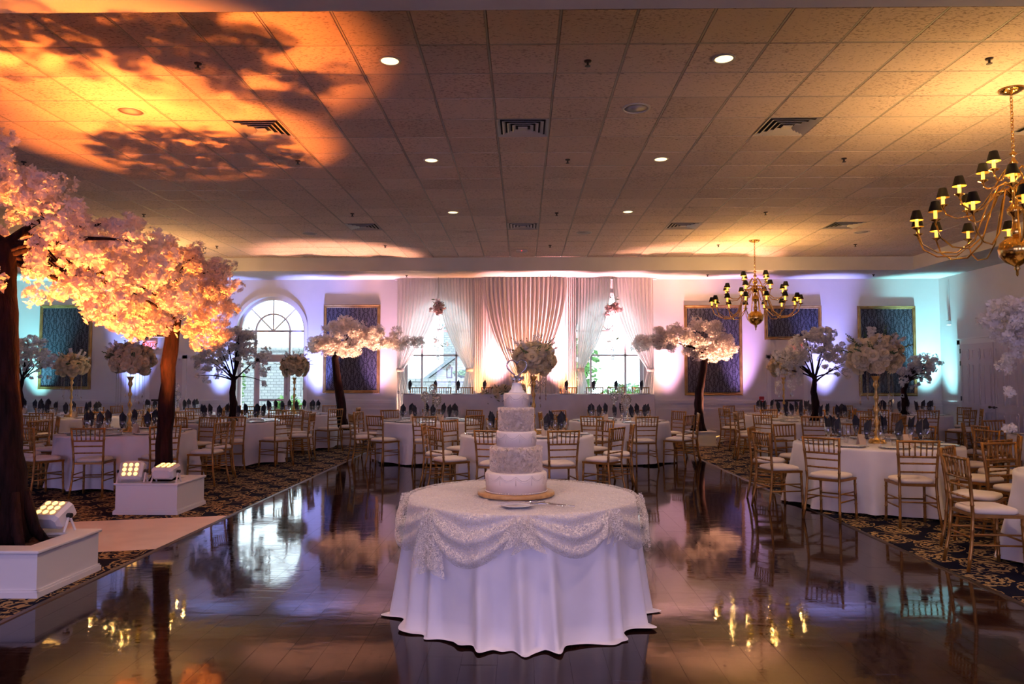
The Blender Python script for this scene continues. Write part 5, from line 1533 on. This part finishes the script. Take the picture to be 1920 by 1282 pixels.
# ------------------------------------------------------------------ head table on its riser
rs = MB().box((0.135, 17.78, 0.225), (5.70, 1.32, 0.45))
tag(rs.build('stage_riser', M['white_paint']), 'low riser carrying the long head table', 'riser')
HX0, HX1, HY0, HY1, HZ = -2.78, 3.05, 17.05, 17.72, 1.215
def hc(u, v):
    # u runs along left end, front, right end; v down
    L_ = (HY1 - HY0, HX1 - HX0, HY1 - HY0); tot = sum(L_); d = u * tot
    drop = HZ - 0.03
    fl = 0.08 * v + 0.028 * v * (math.sin(d * 11) + 0.5 * math.sin(d * 23 + 1)) 
    if d < L_[0]: return (HX0 - fl, HY1 - d, HZ - drop * v)
    if d < L_[0] + L_[1]: return (HX0 + (d - L_[0]), HY0 - fl, HZ - drop * v)
    return (HX1 + fl, HY0 + (d - L_[0] - L_[1]), HZ - drop * v)
ct = MB().grid(hc, 300, 10)
ct.add([(HX0, HY0, HZ), (HX1, HY0, HZ), (HX1, HY1, HZ), (HX0, HY1, HZ)], [(0, 1, 2, 3)])
tag(ct.build('tablecloth', M['cloth'], None), 'long white floor-length cloth over the head table on the riser', 'tablecloth')
ht = thing('head_table', 'long head table under a white cloth before the backdrop', 'table', (0.13, 17.385, 0.45))
MB().box((0, 0, 0.745), (5.80, 0.64, 0.03)).build('tabletop', M['wood_board'], ht)
for sx in (-1, 1):
    for sy in (-1, 1): MB().tube([(sx * 2.7, sy * 0.25, 0.73), (sx * 2.7, sy * 0.25, 0.0)], 0.02, 8).build('leg', M['dark_metal'], ht)
HS = [(767 - 980), (815 - 980), (858 - 980), (908 - 980), (1062 - 980), (1113 - 980), (1155 - 980), (1203 - 980)]
NTH = ['first', 'second', 'third', 'fourth', 'fifth', 'sixth', 'seventh', 'eighth']
for i, px in enumerate(HS):
    x = px / 1375 * 17.4
    if True:
        o = dup(CF, (x + 0.10, 18.02, 0.45), PI, 'gold chiavari chair behind the head table, %s from its left end' % ['first', 'second', 'third', 'fourth', 'fifth', 'sixth', 'seventh', 'eighth'][i], 'gold chairs at the head table')
    tag(link('folded_napkin', NAP, None, (x, 17.50, HZ + 0.002), (0, 0, 0)), 'dark napkin standing on the head table, %s from its left end' % NTH[i], 'napkin', 'napkins on the head table')
    tag(link('water_goblet', GOB, None, (x, 17.50, HZ + 0.002)), 'clear napkin goblet on the head table, %s from its left end' % NTH[i], 'goblet', 'goblets on the head table')
    tag(link('votive_cup', VOT, None, (x - 0.22, 17.22, HZ + 0.002)), 'small votive cup on the head table, %s from its left end' % NTH[i], 'votive', 'votive cups on the head table')
    p_ = dup(first_plate, (x, 17.28, HZ + 0.002), 0, 'beaded-rim plate on the head table, %s from its left end' % NTH[i], 'plates on the head table')
fa = thing('floral_arrangement', 'low spilling ivory and green flower arrangement on the head table', 'flowers', (-0.36, 17.12, HZ))
for k in range(26):
    d = Vector((rnd.gauss(0, 0.18), rnd.gauss(-0.04, 0.07), rnd.uniform(-0.10, 0.16)))
    o = link('flower', FLW, fa, d); o.rotation_euler = Vector((d.x, -0.4, d.z + 0.2)).to_track_quat('Z', 'Y').to_euler(); s_ = rnd.uniform(0.9, 1.4); o.scale = (s_, s_, s_)
lf = MB()
for k in range(80):
    p = Vector((rnd.gauss(0, 0.22), rnd.gauss(-0.06, 0.06), rnd.uniform(-0.18, 0.20))); d = Vector((rnd.gauss(0, 1), rnd.gauss(-0.5, 0.6), rnd.gauss(0, 1))).normalized(); v_ = d.orthogonal().normalized() * 0.018
    lf.add([p, p + d * 0.05 + v_, p + d * 0.11, p + d * 0.05 - v_], [(0, 1, 2, 3)])
lf.build('greenery', M['leaf'], fa)['kind'] = 'stuff'
crystal_candelabra(0.32, 17.35, 'crystal candelabra glinting on the head table beside the bouquet', ((0.0, 0, 0.12), (0.17, 0.03, 0.18)))
bpy.data.objects[[o.name for o in bpy.data.objects if o.name.startswith('crystal_candelabra')][-1]].location.z = HZ

# ------------------------------------------------------------------ cake table
CX, CY, CR = -0.005, 5.12, 0.775
round_cloth(CR, 501, 'lavender-white satin cloth pooling on the floor under the wedding cake', CX, CY, hem=0.012, amp=0.10, group=None, n=420, puddle=0.17, material=M['cake_cloth'], nf=19, zt=0.765)
bare_table(CR, CX, CY, 'round cake table hidden under satin and organza')
r5 = random.Random(5)
gath = [(-0.02, 0), (0.85, 0), (1.45, 0), (2.2, 0), (3.0, 0), (3.8, 0), (4.75, 0), (5.5, 0)]
gath = sorted([math.radians(q) for q in (270, 227, 312, 175, 2, 45, 90, 135)])
depths = {i: r5.uniform(0.20, 0.27) for i in range(8)}
def swag_depth(a):
    a %= 2 * PI
    for i in range(8):
        a0 = gath[i]; a1 = gath[(i + 1) % 8] + (2 * PI if i == 7 else 0)
        aa = a if a >= gath[0] else a + 2 * PI
        if a0 <= aa <= a1:
            t = (aa - a0) / (a1 - a0)
            skew = t ** (0.85 if i % 2 else 1.2)
            return 0.055 + depths[i] * math.sin(PI * skew) ** 0.75, t, i
    return 0.1, 0.5, 0
def over(u, v):
    a = 2 * PI * u
    dep, t, i = swag_depth(a)
    if v < 0.4:
        k = v / 0.4
        r = (CR + 0.012) * k
        z = 0.772 + 0.0022 * math.sin(31 * a + 9 * k) * k + 0.0018 * math.sin(57 * r * math.cos(a) + 3) + 0.0015 * math.sin(71 * r * math.sin(a))
    else:
        k = (v - 0.4) / 0.6
        z = 0.770 - dep * k
        dr = dep / 0.30
        r = CR + 0.016 + 0.055 * dr * math.sin(PI * min(1, k * 0.85)) + 0.017 * dr * math.sin(k * 16 + 5 * abs(t - 0.5)) + 0.03 * k
    return (CX + r * math.cos(a), CY + r * math.sin(a), z)
ov = thing('organza_overlay', 'cream crackled organza overlay swagged around the cake table', 'table overlay', (0, 0, 0))
MB().grid(over, 420, 46, True).build('swagged_cloth', M['organza'], ov, True)
for i, a in enumerate(gath):
    tl = MB()
    ln = [0.30, 0.13, 0.16, 0.12, 0.14, 0.30, 0.12, 0.12][i]
    for q in range(3):
        a2 = a + (q - 1) * 0.05
        def tail(u, v, a2=a2, q=q):
            aa = a2 + (u - 0.5) * (0.05 + 0.20 * v)
            r = CR + 0.05 + 0.035 * v + 0.018 * math.sin(u * 9 + q)
            return (CX + r * math.cos(aa), CY + r * math.sin(aa), 0.752 - (ln + 0.03 * q) * v - 0.02 * math.cos(u * 6))
        tl.grid(tail, 9, 8)
    tl.build('gathered_fold', M['organza'], ov, True)

# cake
cake = thing('wedding_cake', 'five-tier ivory wedding cake on a gold board', 'cake', (-0.045, 5.04, 0.778))
MB().lathe([(0.0, 0.0), (0.255, 0.0), (0.262, 0.004), (0.262, 0.022), (0.255, 0.026), (0.0, 0.026)], 56).build('cake_board', M['wood_board'], cake, True)
def plain_tier(z, h, r, n_sw):
    t = MB().lathe([(0.0, z), (r, z), (r, z + h - 0.012), (r - 0.003, z + h - 0.005), (r - 0.010, z + h), (0.0, z + h)], 64).build('plain_tier', M['fondant'], cake, True)
    sw = MB()
    for k in range(n_sw):
        for row in (0, 0.012):
            pts = []
            for q in range(9):
                a = 2 * PI * (k + q / 8) / n_sw
                pts.append(((r + 0.002) * math.cos(a), (r + 0.002) * math.sin(a), z + h - 0.012 - row - 0.032 * math.sin(PI * q / 8)))
            sw.tube(pts, 0.0019, 4)
        a = 2 * PI * k / n_sw
        sw.tube([((r + 0.002) * math.cos(a), (r + 0.002) * math.sin(a), z + h - 0.012), ((r + 0.002) * math.cos(a), (r + 0.002) * math.sin(a), z + h - 0.075)], 0.0018, 4)
    sw.build('piped_swag', M['fondant'], t, True)
    bd_ = MB()
    nb = int(2 * PI * r / 0.0105)
    for k in range(nb):
        a = 2 * PI * k / nb
        bd_.octa(((r + 0.003) * math.cos(a), (r + 0.003) * math.sin(a), z + 0.006), 0.0055, 0.0055)
    bd_.build('pearl_border', M['fondant'], t, True)
def ruffle_tier(z, h, r):
    t = MB().lathe([(0.0, z), (r - 0.012, z), (r - 0.012, z + h - 0.012), (r - 0.02, z + h - 0.002), (0.0, z + h)], 48).build('ruffled_tier', M['ruffle'], cake, True)
    rf = MB()
    n = int(2 * PI * r * h / 0.00009)
    for k in range(n):
        a = rnd.uniform(0, 2 * PI); zz = z + rnd.uniform(0.006, h - 0.002)
        d = Vector((math.cos(a), math.sin(a), 0)); sd = Vector((-d.y, d.x, 0)); up = Vector((0, 0, 1))
        ang = rnd.uniform(0, PI); tdir = sd * math.cos(ang) + up * math.sin(ang); ndir = -sd * math.sin(ang) + up * math.cos(ang)
        p = d * (r - 0.0125) + up * zz
        l_, w_, o_ = rnd.uniform(0.006, 0.011), rnd.uniform(-0.005, 0.005), rnd.uniform(0.006, 0.011)
        rf.add([p - tdir * l_, p + ndir * w_, p + tdir * l_, p + tdir * l_ * 1.1 + d * o_, p + d * o_ * 1.15 + ndir * w_ * 2, p - tdir * l_ * 1.1 + d * o_], [(0, 1, 4, 5), (1, 2, 3, 4)])
    for k in range(int(n * 0.12)):
        a = rnd.uniform(0, 2 * PI); rr = r - rnd.uniform(0.006, 0.05)
        d = Vector((math.cos(a), math.sin(a), 0)); sd = Vector((-d.y, d.x, 0)); up = Vector((0, 0, 1)); p = d * rr + up * (z + h - 0.004)
        tdir = (sd * rnd.gauss(0, 1) + d * rnd.gauss(0, 1)).normalized(); l_ = 0.012; nd = tdir.cross(up) * rnd.uniform(-0.006, 0.006)
        rf.add([p - tdir * l_, p + nd, p + tdir * l_, p + tdir * l_ + up * 0.011, p + nd * 2 + up * 0.013, p - tdir * l_ + up * 0.011], [(0, 1, 4, 5), (1, 2, 3, 4)])
    rf.build('ruffles', M['ruffle'], t)['kind'] = 'stuff'
z = 0.026
plain_tier(z, 0.135, 0.207, 12); z += 0.135
ruffle_tier(z, 0.160, 0.182); z += 0.160
plain_tier(z, 0.112, 0.135, 9); z += 0.112
ruffle_tier(z, 0.150, 0.126); z += 0.150
plain_tier(z, 0.108, 0.083, 6); z += 0.108
tp = thing('cake_topper', 'silver crystal heart cake topper with two small birds', 'cake topper', (-0.040, 5.04, 0.778 + z))
MB().lathe([(0.0, 0.0), (0.058, 0.0), (0.056, 0.006), (0.042, 0.02), (0.034, 0.045), (0.030, 0.062), (0.034, 0.068), (0.0, 0.07)], 24).build('pedestal', M['china'], tp, True)
hp = []
for q in range(49):
    t = 2 * PI * q / 48
    hx = 16 * math.sin(t) ** 3; hz_ = 13 * math.cos(t) - 5 * math.cos(2 * t) - 2 * math.cos(3 * t) - math.cos(4 * t)
    hp.append((hx * 0.0043, 0, 0.172 + hz_ * 0.0043))
MB().tube(hp, 0.0058, 8, False).build('heart_ring', M['steel'], tp, True)
cr_ = MB()
for p in hp[::1]: cr_.octa((p[0], -0.006, p[2]), 0.005, 0.005)
cr_.build('rhinestones', M['crystal'], tp)
for sx in (-1, 1):
    b_ = MB().ball((sx * 0.018, -0.01, 0.092), 0.014, 10, 7, (0.9, 0.8, 1.2)).ball((sx * 0.012, -0.012, 0.114), 0.008, 8, 6)
    b_.add([(sx * 0.022, -0.01, 0.10), (sx * 0.045, -0.005, 0.118), (sx * 0.040, -0.012, 0.085)], [(0, 1, 2)])
    b_.build('bird', M['steel'], tp, True)

# plate, cake knife, server and forks in front of the cake
ZT = 0.776
pl = thing('cake_plate', 'small white plate holding the cake knife and server', 'plate', (-0.035, 4.58, ZT))
MB().lathe([(0.0, 0.002), (0.06, 0.002), (0.07, 0.006), (0.105, 0.013), (0.106, 0.016), (0.07, 0.009), (0.0, 0.006)], 36).build('dish', M['china'], pl, True)
def flatware(name, label, cat, loc, rz, blade, blade_mat=None):
    root = thing(name, label, cat, loc, rz)
    h = MB().tube([(0, 0, 0.006), (0.05, 0, 0.009), (0.10, 0, 0.008), (0.125, 0, 0.006)], [0.006, 0.008, 0.009, 0.006], 8)
    h.v = [(x, y, 0.006 + (z - 0.006) * 0.6) for x, y, z in h.v]
    h.build('handle', M['steel'], root, True)
    b_ = MB(); n = len(blade)
    b_.add([(x, y, 0.005) for x, y in blade] + [(x, y, 0.0075) for x, y in blade], [tuple(range(n - 1, -1, -1)), tuple(range(n, 2 * n))] + [(i, (i + 1) % n, (i + 1) % n + n, i + n) for i in range(n)])
    b_.build('blade', M['steel'], root)
    return root
flatware('cake_server', 'triangular silver cake server lying across the small plate', 'cake server', (0.015, 4.62, ZT + 0.014), 0.12, [(0.0, -0.006), (0.0, 0.006), (-0.04, 0.024), (-0.075, 0.024), (-0.17, 0.0), (-0.075, -0.022), (-0.04, -0.022)])
flatware('cake_knife', 'long silver cake knife lying across the small plate', 'knife', (0.045, 4.555, ZT + 0.014), 0.03, [(0.0, -0.007), (0.0, 0.007), (-0.10, 0.011), (-0.19, 0.010), (-0.22, 0.0), (-0.19, -0.010), (-0.10, -0.009)])
def fork(x, y, rz, label):
    root = thing('dessert_fork', label, 'fork', (x, y, ZT), rz, 'dessert forks')
    MB().tube([(0, 0, 0.007), (0.06, 0, 0.008), (0.125, 0, 0.005)], [0.003, 0.003, 0.0055], 8).build('handle', M['steel'], root, True)
    MB().add([(0.0, -0.004, 0.006), (0.0, 0.004, 0.006), (-0.02, 0.011, 0.004), (-0.03, 0.011, 0.005), (-0.03, -0.011, 0.005), (-0.02, -0.011, 0.004)] + [(0.0, -0.004, 0.009), (0.0, 0.004, 0.009), (-0.02, 0.011, 0.007), (-0.03, 0.011, 0.008), (-0.03, -0.011, 0.008), (-0.02, -0.011, 0.007)],
             [(5, 4, 3, 2, 1, 0), (6, 7, 8, 9, 10, 11), (0, 1, 7, 6), (1, 2, 8, 7), (2, 3, 9, 8), (3, 4, 10, 9), (4, 5, 11, 10), (5, 0, 6, 11)]).build('fork_head', M['steel'], root)
    for q in range(4):
        yq = -0.0088 + q * 0.00587
        MB().tube([(-0.028, yq, 0.0065), (-0.045, yq, 0.008), (-0.062, yq, 0.012)], [0.0022, 0.002, 0.0012], 6).build('tine', M['steel'], root)
fork(0.15, 4.635, -0.62, 'left of the two dessert forks beside the cake plate')
fork(0.21, 4.62, -0.52, 'right of the two dessert forks beside the cake plate')

# the two template chairs were moved into place above; drop them if unused
for c_ in (CH, CF):
    if c_.location.z < -10:
        for ch in list(c_.children): bpy.data.objects.remove(ch)
        bpy.data.objects.remove(c_)
